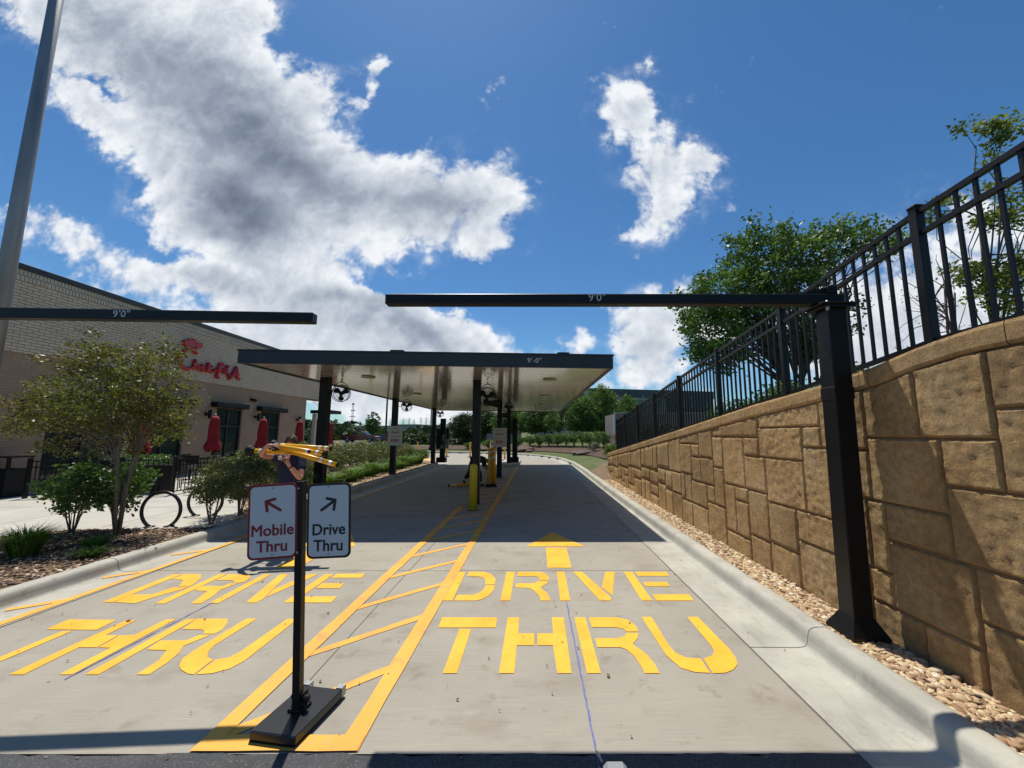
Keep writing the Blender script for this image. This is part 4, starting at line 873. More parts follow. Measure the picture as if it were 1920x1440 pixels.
# ================================================================== PORTABLE SIGN
def portable_sign():
    t = thing('directional_sign', 'black portable post sign with two white direction panels standing between the lanes', 'sign', (-1.37, 2.5, 0))
    S = Matrix.Translation((-1.37, 2.52, 0)) @ Matrix.Rotation(R(-9), 4, 'Z')
    mb = MB(); mb.box(-.14, .14, -.20, .20, .018, .066, M=S, bev=.006); mb.build('base', mat('sign_base_coat', (.03, .032, .036), .32, .3), t)
    mb = MB(); mb.box(-.138, .138, -.198, .198, .004, .0165, M=S); mb.build('base_pad', black_matte, t)
    for sx in (-.115, .115):
        w = MB(); Mw = S @ Matrix.Translation((sx, .215, .028)) @ Matrix.Rotation(R(90), 4, 'Y'); w.lathe((0, 0, 0), [(.010, -.014), (.026, -.013), (.028, -.006), (.028, .006), (.026, .013), (.010, .014)], 16, M=Mw)
        wo = w.build('caster', black_matte, t)
        b = MB(); b.box(sx - .02, sx - .016, .195, .24, .015, .07, M=S); b.box(sx + .016, sx + .02, .195, .24, .015, .07, M=S); b.box(sx - .02, sx + .02, .195, .235, .066, .072, M=S); b.build('caster_fork', steel, wo)
    top = Vector((-1.44, 2.49, 1.37)); bot = Vector((-1.37, 2.50, .066))
    mb = MB(); mb.bar(bot, top, .0215, up=(0, 1, 0)); mb.build('post', black_metal, t)
    mb = MB(); mb.box(-.045, .045, -.045, .045, .067, .085, M=S, bev=.003); mb.box(-.03, .03, -.03, .03, .085, .16, M=S, bev=.003)
    mb.bar(S @ Vector((-.055, 0, .13)), S @ Vector((.06, 0, .13)), .009); mb.lathe(S @ Vector((.05, -.012, .13)), [(.004, -.02), (.018, -.016), (.018, .016), (.004, .02)], 10); mb.bar(S @ Vector((.05, -.02, .15)), S @ Vector((.055, -.03, .085)), .004)
    mb.build('clamp', black_matte, t)
    def panel(cx, w, h, cz, tilt, yaw, border, ink, arrow, w1, w2, lab):
        M_ = Matrix.Translation((cx, 2.462, cz)) @ Matrix.Rotation(yaw, 4, 'Z') @ Matrix.Rotation(tilt, 4, 'Y') @ Matrix.Rotation(R(90), 4, 'X')
        def rr_(w, h, r, n=6):
            o_ = []
            for (sx, sy, a0) in ((1, -1, -90), (1, 1, 0), (-1, 1, 90), (-1, -1, 180)):
                for i in range(n + 1): a = R(a0 + 90 * i / n); o_.append((sx * (w / 2 - r) + r * math.cos(a), sy * (h / 2 - r) + r * math.sin(a)))
            return o_
        mb = MB(); mb.prism(rr_(w, h, .035), -.004, 0, M=M_); p = mb.build('panel', border, t); p['label'] = lab
        mb = MB(); mb.prism(rr_(w - .026, h - .026, .026), .0002, .0012, M=M_); mb.build('sign_face', mat('sign_white', (.66, .65, .66), .45), p)
        for tx, ty, s, bd in ((w1, -.055, .092, .0016), (w2, -.148, .092, .0016)):
            text('sign_lettering', tx, s, M_ @ Matrix.Translation((0, ty, .0022)), ink, p, bold=bd, depth=.0006)
        mb = MB()
        def seg(a, b, r=.0085):
            a, b = Vector(a), Vector(b); d = (b - a).normalized(); n_ = Vector((-d.y, d.x)); pts = []
            for i in range(9): an = math.pi / 2 + math.pi * i / 8; pts.append(tuple(a + d * r * math.cos(an) + n_ * r * math.sin(an)))
            for i in range(9): an = -math.pi / 2 + math.pi * i / 8; pts.append(tuple(b + d * r * math.cos(an) + n_ * r * math.sin(an)))
            return pts
        sx = -1 if arrow == 'L' else 1
        for i, (a, b) in enumerate((((-.045 * sx, .062), (.040 * sx, .118)), ((.040 * sx, .118), (-.012 * sx, .130)), ((.040 * sx, .118), (.032 * sx, .062)))):
            mb.prism(seg(a, b), .0014 + i * .0003, .0024 + i * .0003, M=M_)
        mb.build('arrow', ink, p)
        for yy_ in (.195, -.195):
            mb = MB(); mb.lathe((0, 0, 0), [(.0055, .0012), (.0055, .003), (.003, .0045)], 10, M=M_ @ Matrix.Translation((0, yy_, 0))); mb.build('rivet', steel, p)
    maroon = mat('sign_maroon', (.26, .008, .018), .45); ink_b = mat('sign_black_ink', (.012, .012, .014), .5)
    panel(-1.580, .290, .440, 1.137, R(-3.6), R(3), maroon, maroon, 'L', 'Mobile', 'Thru', 'left panel with maroon edge and maroon words Mobile Thru')
    panel(-1.240, .272, .440, 1.142, R(-3.2), R(-3), ink_b, ink_b, 'R', 'Drive', 'Thru', 'right panel with black edge and black words Drive Thru')
    for z in (1.33, .955):
        mb = MB(); mb.lathe((0, 0, 0), [(.007, 0), (.007, .004), (.004, .006)], 8, M=Matrix.Translation((-1.44 + (1.37 - z) * .053, 2.466, z)) @ Matrix.Rotation(R(90), 4, 'X')); mb.build('bolt', steel, t)
portable_sign()

# ================================================================== LIGHT POLE, BOLLARD, CHALK REEL
t = thing('light_pole', 'tall round grey metal light pole at the left frame edge', 'light pole', (-5.63, 4.0, .13))
mb = MB(); mb.tube([(-5.63, 4.0, .13), (-5.62, 4.0, 4.5), (-5.60, 4.0, 9.5)], [.078, .063, .047], 32); mb.build('shaft', pole_metal, t)
mb = MB(); mb.box(-5.78, -5.48, 3.85, 4.15, .13, .16, bev=.005); mb.build('base_plate', pole_metal, t)
mb = MB(); mb.box(-5.7, -5.0, 3.9, 4.1, 9.5, 9.58, bev=.02); mb.build('lamp_head', black_metal, t)
t = thing('bollard', 'yellow round topped bollard in front of the nearest centre canopy column', 'bollard', (-1.33, 8.9, 0))
mb = MB(); mb.lathe((-1.33, 8.9, 0), [(.088, 0), (.088, .93), (.080, .965), (.055, .99), (.02, 1.0), (.001, 1.001)], 24); mb.build('sleeve', mat('bollard_yellow', (.62, .47, .02), .4), t)
mb = MB(); mb.lathe((-1.33, 8.9, 0), [(.11, .009), (.11, .018), (.09, .022)], 24); mb.build('foot_ring', joint_mat, t)
t = thing('chalk_reel', 'grey chalk line reel lying on the asphalt at the end of the blue line', 'tool', (.40, 2.13, .004))
mb = MB(); mb.box(.345, .46, 2.03, 2.185, .006, .05, bev=.02); mb.build('case', mat('grey_plastic', (.25, .26, .28), .4), t); mb = MB(); mb.tube([(.345, 2.19, .03), (.33, 2.26, .022)], .007, 8); mb.build('nozzle', steel, t)

# ================================================================== CANOPY
canopy = thing('drive_canopy', 'wide flat black edged canopy with pale glossy soffit over both lanes', 'canopy', (-2.1, 15, 0))
def cz(x): return -.0145 * (x + 2.1)
def slabbox(mb, x0, x1, y0, y1, z0, z1):
    v = []
    for z in (z0, z1):
        for x, y in ((x0, y0), (x1, y0), (x1, y1), (x0, y1)): v.append((x, y, z + cz(x)))
    mb.add(v, [(0, 3, 2, 1), (4, 5, 6, 7), (0, 1, 5, 4), (1, 2, 6, 5), (2, 3, 7, 6), (3, 0, 4, 7)])
CX0, CX1, CY0, CY1 = -5.79, 1.56, 7.55, 23.0
m = bpy.data.materials.new('soffit_panel'); m.use_nodes = True; nt = m.node_tree; b = nt.nodes['Principled BSDF']; b.inputs['Base Color'].default_value = (.62, .56, .46, 1); b.inputs['Roughness'].default_value = .16; b.inputs['Specular IOR Level'].default_value = .9
b.inputs['Coat Weight'].default_value = .6; b.inputs['Coat Roughness'].default_value = .08
tc = nt.nodes.new('ShaderNodeTexCoord'); sp = nt.nodes.new('ShaderNodeSeparateXYZ'); nt.links.new(tc.outputs['Object'], sp.inputs[0])
wv = nt.nodes.new('ShaderNodeMath'); wv.operation = 'PINGPONG'; nt.links.new(sp.outputs[1], wv.inputs[0]); wv.inputs[1].default_value = .20
mr = nt.nodes.new('ShaderNodeMapRange'); nt.links.new(wv.outputs[0], mr.inputs[0]); mr.inputs[1].default_value = 0; mr.inputs[2].default_value = .012
nz = nt.nodes.new('ShaderNodeTexNoise'); nz.inputs['Scale'].default_value = 1.0; mp = nt.nodes.new('ShaderNodeMapping'); mp.inputs['Scale'].default_value = (.7, 3.5, 1); nt.links.new(tc.outputs['Object'], mp.inputs[0]); nt.links.new(mp.outputs[0], nz.inputs[0])
ad = nt.nodes.new('ShaderNodeMath'); ad.operation = 'MULTIPLY_ADD'; nt.links.new(nz.outputs[0], ad.inputs[0]); ad.inputs[1].default_value = .9; nt.links.new(mr.outputs[0], ad.inputs[2])
bp = nt.nodes.new('ShaderNodeBump'); bp.inputs['Strength'].default_value = .55; bp.inputs['Distance'].default_value = .012; nt.links.new(ad.outputs[0], bp.inputs['Height']); nt.links.new(bp.outputs[0], b.inputs['Normal'])
cmx = nt.nodes.new('ShaderNodeMixRGB'); nt.links.new(mr.outputs[0], cmx.inputs[0]); cmx.inputs[1].default_value = (.30, .26, .21, 1); cmx.inputs[2].default_value = (.62, .56, .46, 1); nt.links.new(cmx.outputs[0], b.inputs['Base Color'])
soffit_mat = m
mb = MB(); slabbox(mb, CX0 + .055, CX1 - .055, CY0 + .055, CY1 - .055, 3.015, 3.10); mb.build('soffit', soffit_mat, canopy)
mb = MB(); slabbox(mb, CX0 + .02, CX1 - .02, CY0 + .02, CY1 - .02, 3.12, 3.20); mb.build('roof_deck', mat('roof_membrane', (.25, .25, .25), .8), canopy)
fas = mat('fascia_metal', (.018, .019, .023), .35, .2, (.026, .027, .031), 2)
mb = MB(); slabbox(mb, CX0, CX1, CY0, CY0 + .05, 2.985, 3.235); slabbox(mb, CX0, CX1, CY1 - .05, CY1, 2.985, 3.235); slabbox(mb, CX0, CX0 + .05, CY0 + .052, CY1 - .052, 2.985, 3.235); slabbox(mb, CX1 - .05, CX1, CY0 + .052, CY1 - .052, 2.985, 3.235)
slabbox(mb, CX0 - .02, CX1 + .02, CY0 - .02, CY0 + .06, 3.2365, 3.262); slabbox(mb, CX0 - .02, CX1 + .02, CY1 - .06, CY1 + .02, 3.2365, 3.262); slabbox(mb, CX1 - .06, CX1 + .02, CY0 + .062, CY1 - .062, 3.2365, 3.262); slabbox(mb, CX0 - .02, CX0 + .06, CY0 + .062, CY1 - .062, 3.2365, 3.262)
mb.build('fascia', fas, canopy)
Mt = face_cam(.02, CY0 - .0025, 3.085); text('height_lettering', '9\'-0"', .135, Mt @ Matrix.Rotation(R(-.8), 4, 'Z'), white_text, canopy, depth=.001, spacing=1.1)
for x, w in ((-2.72, .26), (.60, .24)):
    mb = MB(); slabbox(mb, x - w / 2, x + w / 2, CY0 + .1, CY0 + .35, 3.205, 3.315); mb.build('roof_vent', black_matte, canopy)
for x in (-4.0, -1.9, .4):
    for y in (9.4, 13.4, 17.6, 21.3):
        if x == -1.9 and y not in (13.4, 21.3): continue
        mb = MB(); mb.lathe((x, y, 2.985 + cz(x)), [(.15, .029), (.17, .012), (.16, .003), (.03, .0)], 24); mb.build('soffit_light', mat('light_lens', (.55, .50, .42), .4), canopy)
COLS = [(-5.16, 9.68, .105, .12), (-5.39, 15.3, .10, .12), (-5.32, 21.1, .10, .12), (-1.40, 9.72, .095, .0), (-1.32, 15.5, .095, .0), (-1.32, 21.3, .10, .0)]
for x, y, r, z0 in COLS:
    mb = MB(); mb.box(x - r, x + r, y - r, y + r, z0, 3.012 + cz(x), bev=.006); c_ = mb.build('column', black_metal, canopy)
    mb = MB(); mb.box(x - r - .004, x + r + .004, y - r - .004, y + r + .004, z0 + .001, z0 + .10, bev=.004); mb.build('column_base', black_metal, c_)
def fan(x, y, z, r, colx, label, tilt=0.):
    t = thing('outdoor_fan', label, 'fan', (x, y, z), 'round caged fans under the canopy'); M_ = Matrix.Translation((x, y, z)) @ Matrix.Rotation(tilt, 4, 'Z') @ Matrix.Rotation(R(12), 4, 'X')
    mb = MB(); k = MB()
    k.torus((0, -.05, 0), r, .009, 'y', 32, 6); k.torus((0, .05, 0), r, .007, 'y', 32, 6); k.torus((0, -.065, 0), r * .55, .003, 'y', 24, 5)
    for i in range(20):
        a = 2 * math.pi * i / 20; c_, s_ = math.cos(a), math.sin(a); k.tube([(.06 * c_, -.075, .06 * s_), (r * .6 * c_, -.068, r * .6 * s_), (r * c_, -.05, r * s_), (r * c_, .05, r * s_), (.06 * c_, .07, .06 * s_)], .0022, 4, caps=False)
    k.v = [tuple(M_ @ Vector(v)) for v in k.v]; k.build('cage', black_matte, t)
    for i in range(3):
        a0 = 2 * math.pi * i / 3 + .5; b = MB(); pts = []
        for (rr_, da) in ((.18, -.5), (.45, -.62), (.75, -.55), (.90, -.25), (.92, .15), (.80, .45), (.50, .50), (.2, .5)): pts.append((rr_ * r * math.cos(a0 + da), rr_ * r * math.sin(a0 + da), (.03 * -da)))
        n = len(pts); vs = [(p[0], p[2] - .004, p[1]) for p in pts] + [(p[0], p[2] + .004, p[1]) for p in pts]
        b.add([M_ @ Vector(v) for v in vs], [tuple(range(n)), tuple(reversed(range(n, 2 * n)))] + [(i_, n + i_, n + (i_ + 1) % n, (i_ + 1) % n) for i_ in range(n)]); b.build('blade', black_matte, t)
    mb.lathe((0, 0, 0), [(.05, -.03), (.055, 0), (.05, .10), (.03, .12)], 12, M=M_ @ Matrix.Rotation(R(-90), 4, 'X')); mb.build('motor', black_matte, t)
    mb = MB(); mb.tube([M_ @ Vector(v) for v in ((-r - .012, 0, 0), (-r * .8, 0, r * .85), (-.05, 0, r * 1.35), (.05, 0, r * 1.35), (r * .8, 0, r * .85), (r + .012, 0, 0))], .009, 6)
    ztop = 2.99 + cz(x); mb.tube([M_ @ Vector((0, 0, r * 1.35)), (x, y + .02, ztop)], .012, 6); mb.tube([M_ @ Vector((-r - .01, 0, 0)), (colx + .09, y + .02, z)], .012, 6) if colx < x else None
    mb.build('bracket', black_matte, t)
fan(-4.74, 9.62, 2.66, .205, -5.16, 'caged fan beside the nearest left canopy column', .1); fan(-4.93, 15.25, 2.74, .20, -5.39, 'caged fan beside the second left canopy column'); fan(-5.0, 21.05, 2.75, .19, -5.32, 'caged fan beside the farthest left canopy column')
fan(-1.17, 9.85, 2.60, .23, -1.42, 'caged fan half hidden behind the nearest centre canopy column', .5); fan(-.98, 15.6, 2.68, .21, -1.32, 'caged fan beside the second centre canopy column', .6)
for (x, y, z, lab) in ((-1.50, 15.25, 2.80, 'black speaker box mounted high on the second centre canopy column'), (-1.50, 21.1, 2.62, 'black speaker box mounted high on the farthest centre canopy column')):
    t = thing('speaker_box', lab, 'speaker', (x, y, z)); mb = MB(); mb.add([(x - .24, y - .15, z - .02), (x + .2, y - .15, z - .14), (x + .2, y + .05, z - .14), (x - .24, y + .05, z - .02), (x - .24, y - .15, z + .14), (x + .22, y - .15, z + .18), (x + .22, y + .05, z + .18), (x - .24, y + .05, z + .14)], [(0, 3, 2, 1), (4, 5, 6, 7), (0, 1, 5, 4), (1, 2, 6, 5), (2, 3, 7, 6), (3, 0, 4, 7)])
    mb.build('case', black_matte, t); mb = MB(); mb.box(x - .2, x + .17, y - .158, y - .152, z, z + .12); mb.build('grille', dark_frame, t); mb = MB(); mb.box(x + .08, x + .24, y - .04, y + .14, z + .182, z + .20); mb.build('bracket', black_metal, t)

# ---------------- script sign strokes, reused on the posters
SCRIPT = {'C': [[(640, 560), (600, 500), (520, 450), (430, 440), (340, 480), (270, 570), (235, 680), (250, 790), (320, 880), (420, 930), (520, 900), (600, 840)]], 'h': [[(610, 690), (590, 800), (575, 925)], [(585, 860), (625, 810), (660, 830), (650, 935)]],
          'i': [[(705, 835), (698, 945)]], 'c': [[(815, 850), (770, 835), (738, 885), (760, 955), (815, 955)]], 'k': [[(925, 765), (905, 880), (895, 990)], [(1000, 850), (905, 915), (1000, 1000)]],
          '-': [[(1030, 950), (1085, 962)], [(1390, 1062), (1430, 1072)]], 'f': [[(1275, 840), (1255, 795), (1205, 800), (1170, 880), (1140, 1030), (1120, 1110), (1165, 1135)], [(1110, 925), (1245, 950)]], 'i2': [[(1300, 905), (1285, 1025)]],
          'l': [[(1385, 830), (1350, 960), (1340, 1045)]], 'A': [[(1400, 1150), (1450, 1140), (1520, 1030), (1595, 870)], [(1595, 870), (1605, 1000), (1600, 1110), (1665, 1165)], [(1480, 1040), (1640, 1065)]]}
# ================================================================== POSTERS ON COLUMNS
def poster(x, y, z, label):
    t = thing('menu_poster', label, 'poster', (x, y, z), 'menu posters on the canopy columns'); mb = MB(); mb.box(x - .27, x + .27, y - .006, y + .006, z - .37, z + .37); mb.build('board', mat('poster_white', (.62, .58, .52), .5), t)
    yy_ = y - .008; rp = mat('poster_red', (.42, .03, .03), .5); dk = mat('poster_dark', (.12, .05, .03), .5)
    mb = MB()
    for i in range(13): mb.box(x - .20 + i * .031, x - .178 + i * .031, yy_, yy_ + .0015, z + .27, z + .29)
    mb.build('small_print', rp, t); mb = MB()
    for i in range(14): mb.box(x - .22 + i * .031, x - .196 + i * .031, yy_, yy_ + .0015, z - .035, z - .012)
    mb.build('small_print', rp, t)
    mb = MB(); s = .30 / 1420
    for k_, sts in SCRIPT.items():
        for st in sts: mb.tube([(x - .15 + (px_ - 235) * s, yy_, z + .19 - (py_ - 200) * s * .75 + (px_ - 235) * s * .28) for px_, py_ in st], .009, 5)
    mb.build('logo', dk, t)
    for i, (w, m_) in enumerate(((.07, rp), (.06, rp), (.07, rp), (.03, mat('poster_grey', (.35, .38, .36), .5)))):
        mb = MB(); cx = x - .12 + i * .095; mb.prism([(cx - w / 2, z - .12), (cx + w / 2, z - .12), (cx + w * .42, z - .21), (cx + w * .30, z - .25), (cx - w * .2, z - .25), (cx - w * .42, z - .2)], 0, .0015, M=Matrix.Translation((0, yy_ + .0015, 0)) @ Matrix.Rotation(R(90), 4, 'X')); mb.build('product_picture', m_, t)
poster(-5.30, 15.17, 1.60, 'white and red menu poster on the second left canopy column'); poster(-1.30, 15.38, 1.53, 'white and red menu poster on the second centre canopy column')

# ================================================================== ORDER KIOSKS AND ISLAND
isl = MB(); pts = [(-1.75, 20.6), (-1.55, 20.25), (-1.2, 20.15), (-.9, 20.3), (-.75, 20.7), (-.75, 24.2), (-.95, 24.6), (-1.5, 24.6), (-1.75, 24.2)]; isl.prism(pts, .002, .14); o = isl.build('traffic_island', kerb_mat); o['kind'] = 'structure'
def kiosk(x, y, z0, label, full=True):
    t = thing('order_kiosk', label, 'order kiosk', (x, y, z0)); mb = MB(); mb.box(x - .14, x + .14, y - .10, y + .10, z0, z0 + 2.40, bev=.01); mb.build('tower', black_metal, t)
    mb = MB(); mb.box(x - .30, x + .22, y - .2, y + .2, z0, z0 + .27, bev=.02); mb.build('plinth', black_matte, t)
    if full:
        mb = MB(); mb.box(x - .36, x - .17, y - .06, y + .06, z0 + .72, z0 + 1.85, bev=.01); mb.build('menu_screen', black_matte, t)
        mb = MB(); mb.box(x + .18, x + .34, y - .06, y + .06, z0 + 1.28, z0 + 1.84, bev=.01); mb.build('menu_screen', black_matte, t); mb = MB(); mb.box(x + .19, x + .33, y - .05, y + .05, z0 + .75, z0 + 1.27, bev=.005); mb.build('notice', mat('kiosk_notice', (.20, .17, .13), .5), t)
        mb = MB(); mb.bar((x + .16, y, z0 + .5), (x + .16, y, z0 + 1.9), .012); mb.build('rail', steel, t)
        mb = MB(); mb.box(x - .1, x + .1, y - .105, y - .101, z0 + .75, z0 + .95); mb.build('notice', mat('kiosk_notice', (.20, .17, .13), .5), t)
    mb = MB(); mb.box(x - .11, x + .11, y - .106, y - .102, z0 + 1.0, z0 + 1.5); mb.build('screen', window_glass, t)
kiosk(-5.03, 22.0, .12, 'tall black order kiosk with side screens at the end of the left kerb'); kiosk(-1.02, 21.9, .14, 'tall black order kiosk on the centre island behind the farthest centre column', False)

# ================================================================== DELINEATORS
def delineator(name_loc, label, h=.95, base='plate'):
    x, y, z0 = name_loc; t = thing('delineator_post', label, 'delineator', (x, y, z0), 'yellow delineator posts'); r = .052
    mb = MB(); mb.lathe((x, y, z0), [(r, .02), (r, h - .04), (r * .8, h - .01), (.01, h)], 14); mb.build('tube', yellow_plastic, t)
    mb = MB(); mb.lathe((x, y, z0), [(.20, .005), (.20, .025), (.08, .045), (.055, .06)], 16); mb.build('base', mat('delineator_base', (.12, .03, .02), .7), t)
    mb = MB(); mb.lathe((x, y, z0), [(r + .002, h - .30), (r + .002, h - .22)], 14); mb.build('reflective_band', reflective, t)
for (u, loc, lab) in ((785, (-8.75, 30.0, .01), 'yellow delineator post farthest left, beside the yellow painted apron'), (836, (-6.45, 29.6, .01), 'yellow delineator post between the kiosk and the first centre column'), (881, (-4.6, 28.9, .01), 'yellow delineator post just left of the nearest centre column'),
                      (920, (-3.3, 30.6, .01), 'yellow delineator post mostly hidden behind the centre menu poster'), (945, (-1.83, 25.4, .01), 'yellow delineator post between the second and third centre columns')):
    delineator(loc, lab, 1.08)
for (loc, lab) in (((-13.6, 27.5, .0), 'yellow bollard beyond the planting bed, left one of two'), ((-11.1, 26.4, .0), 'yellow bollard beyond the planting bed, right one of two')):
    t = thing('far_bollard', lab, 'bollard', loc, 'yellow bollards beyond the hedge'); mb = MB(); mb.lathe(loc, [(.085, 0), (.085, 1.02), (.06, 1.08), (.01, 1.1)], 12); mb.build('sleeve', yellow_plastic, t)

# loose delineator tubes: carried, leaning and lying
def loose_tube(a, b, label, hub_a=False, hub_b=False, r=.033, group='yellow tubes being carried', bands=(.06, .78, .9), name='delineator_tube', ball=.075):
    a, b = Vector(a), Vector(b); t = thing(name, label, 'delineator', tuple((a + b) / 2), group); d = b - a
    mb = MB(); mb.tube([a, a + d * .5, b], r, 14); mb.build('tube', yellow_plastic, t)
    for f in bands: m_ = MB(); m_.tube([a + d * f, a + d * (f + .055)], r + .0012, 14, caps=False); m_.build('reflective_band', reflective, t)
    for flag, p, s in ((hub_a, a, -1), (hub_b, b, 1)):
        dd = d.normalized() * s
        if flag:
            q = Matrix.Translation(p + dd * .005) @ dd.to_track_quat('Z', 'Y').to_matrix().to_4x4(); m_ = MB(); m_.lathe((0, 0, 0), [(r * .9, 0), (ball * .6, .015), (ball * .62, .04), (ball, .055), (ball * 1.05, .08), (ball * .8, .105), (ball * .3, .115)], 16, M=q); m_.build('base_hub', black_matte, t)
        else:
            m_ = MB(); m_.tube([p + dd * .001, p + dd * .012], r * 1.03, 14); m_.build('end_cap', black_matte, t)
PY = 5.62
loose_tube((-3.93, PY, 1.425), (-2.97, PY + .05, 1.375), 'lowest level yellow tube with black hub sticking out left of the carrying person', hub_a=True)
loose_tube((-3.66, PY + .09, 1.50), (-2.94, PY + .12, 1.452), 'uppermost yellow tube held behind the others by the standing person', hub_a=True, ball=.07)
loose_tube((-3.54, PY - .07, 1.49), (-2.96, PY - .03, 1.385), 'short looking yellow tube with a dark hole crossing in front of the others', bands=(.62, .84))
loose_tube((-3.58, PY + .02, 1.455), (-2.76, PY - .02, 1.232), 'yellow tube slanting down to the right in front of the nearest left column', bands=(.70, .86), hub_a=True, ball=.065)
m_ = MB(); m_.lathe((0, 0, 0), [(.024, 0), (.024, .004)], 14, M=Matrix.Translation((-3.13, PY - .073, 1.418)) @ Matrix.Rotation(R(90), 4, 'X')); hole = m_.build('hole', black_matte, bpy.data.objects['delineator_tube.002'])
for i, (x, y, lab, lx) in enumerate(((-1.40, 12.75, 'yellow tube stood upright by the bending person, left of the bundle', -.07), (-1.33, 12.83, 'yellow tube stood upright in the middle of the bundle', .0), (-1.25, 12.78, 'yellow tube stood upright on the right of the bundle beside the column', .02))):
    loose_tube((x + lx * .6, y, .10), (x, y, 1.17 + .03 * i), lab, hub_a=True, r=.045, group='yellow tubes stood upright', bands=(.70, .88), ball=.08)
loose_tube((-2.66, 12.65, .052), (-1.75, 13.25, .052), 'yellow tube lying on the shaded pavement behind the bollard', r=.045, group=None, bands=(.06, .16))

# ================================================================== BIKE RACKS
def bike_rack(cx, cy, label, ang):
    t = thing('bike_rack', label, 'bike rack', (cx, cy, .125), 'ring bike racks'); rC = .30; a0 = R(-90 + 30); a1 = R(270 - 30); z0 = .125 + rC * math.cos(R(30)); ca, sa = math.cos(ang), math.sin(ang)
    pts = [(cx + rC * math.cos(a0 + (a1 - a0) * i / 40) * ca, cy + rC * math.cos(a0 + (a1 - a0) * i / 40) * sa, z0 + rC * math.sin(a0 + (a1 - a0) * i / 40)) for i in range(41)]
    mb = MB(); mb.tube(pts, .026, 12, up=(-sa, ca, 0)); mb.build('ring', mat('rack_coat', (.02, .016, .015), .3), t)
    for p in (pts[0], pts[-1]): mb = MB(); mb.lathe((p[0], p[1], .1235), [(.075, .0), (.075, .008), (.03, .012)], 16); mb.build('foot_plate', MATS['rack_coat'], t)
bike_rack(-6.27, 6.82, 'nearer dark ring bike rack on the sidewalk', R(6)); bike_rack(-6.27, 7.72, 'farther dark ring bike rack partly hidden by a shrub', R(6))
# ================================================================== RESTAURANT
upper_brick = brick_mat('pale_brick', (.64, .49, .345), (.69, .54, .39), (.27, .21, .15), .26, .083, .009, .8)
lower_brick = brick_mat('tan_brick', (.36, .235, .15), (.39, .26, .17), (.27, .175, .11), .22, .075, .006, .35)
soldier = brick_mat('soldier_brick', (.58, .46, .34), (.63, .51, .38), (.13, .11, .095), .084, .26, .008, .6)
BX = -13.6
bld = thing('restaurant_building', 'brick restaurant with pale upper wall, tan lower wall and red script sign on the left', 'building', (BX, 13, .12))
wins = [(11.0, 13.0, .30, 2.78), (13.75, 15.35, .13, 2.78), (16.85, 18.35, .13, 2.80), (19.6, 21.1, .13, 2.80)]
WALL_Y0, WALL_Y1 = 2.0, 23.45
mb = MB(); ys_ = WALL_Y0
def wallbox(y0, y1, z0, z1): mb.box(BX - .30, BX, y0, y1, z0, z1)
for (a, b, z0, z1) in wins:
    wallbox(ys_, a, .10, 3.80)
    wallbox(a, b, z1, 3.80)
    if z0 > .15: wallbox(a, b, .10, z0)
    ys_ = b
wallbox(ys_, WALL_Y1, .10, 3.80); mb.box(-26, BX - .302, WALL_Y1 - .3, WALL_Y1, .1, 3.8)
mb.build('lower_wall', lower_brick, bld)
mb = MB(); mb.box(BX - .30, BX + .05, WALL_Y0, 24.9, 3.802, 5.70); mb.box(-26, BX - .302, 24.6, 24.9, 3.802, 5.70); mb.build('upper_wall', upper_brick, bld)
mb = MB(); mb.box(BX - .30, BX + .075, WALL_Y0, 24.93, 5.702, 5.98); mb.build('soldier_course', soldier, bld)
mb = MB(); mb.box(BX - .35, BX + .12, WALL_Y0, 24.98, 5.982, 6.14, bev=.01); mb.box(-26, BX - .352, 24.6, 24.98, 5.982, 6.14); mb.build('roof_trim', fas, bld)
mb = MB(); mb.box(-26, BX - .352, WALL_Y0, 24.59, 5.2, 5.4); mb.build('roof', mat('roof_membrane', (.25, .25, .25), .8), bld)
mb = MB(); mb.box(-26, -16.6, WALL_Y0, 23.1, .1, .14); mb.build('interior_floor', mat('interior_floor', (.12, .09, .07), .6), bld)
mb = MB(); mb.box(BX - .28, BX - .02, 23.46, 24.88, 3.72, 3.80); mb.build('soffit', mat('entry_soffit', (.2, .15, .11), .6), bld)
mb = MB(); mb.box(-15.6, -15.3, 23.46, 24.5, .1, 3.7); mb.box(-26, -15.6, 23.46, 23.6, .1, 3.7); mb.build('entry_wall', mat('entry_dark', (.035, .028, .024), .5), bld)
for (a, b, z0, z1) in wins:
    mb = MB(); f = .07; x0, x1 = BX - .16, BX - .07
    mb.box(x0, x1, a, a + f, z0, z1); mb.box(x0, x1, b - f, b, z0, z1); mb.box(x0, x1, a + f, b - f, z1 - f, z1); mb.box(x0, x1, a + f, b - f, z0, z0 + f * 1.3)
    mid = (a + b) / 2; mb.box(x0, x1 + .002, mid - f / 2, mid + f / 2, z0 + f * 1.3, z1 - f)
    mb.box(x0, x1, a + f, mid - f / 2, 1.98, 2.04); mb.box(x0, x1, mid + f / 2, b - f, 1.98, 2.04)
    w = mb.build('window', dark_frame, bld)
    mb = MB(); mb.box(BX - .13, BX - .115, a + f, b - f, z0 + .05, z1 - .05); mb.build('pane', window_glass, w)
for i, (a, b) in enumerate(((13.5, 15.55), (16.5, 18.4), (19.25, 21.3))):
    mb = MB(); mb.box(BX + .003, BX + .30, a, b, 2.83, 3.02, bev=.01)
    for k in range(7): mb.box(BX + .02, BX + .28, a + .05 + (b - a - .1) * k / 6 - .012, a + .05 + (b - a - .1) * k / 6 + .012, 2.80, 2.829)
    mb.build('awning', black_metal, bld)
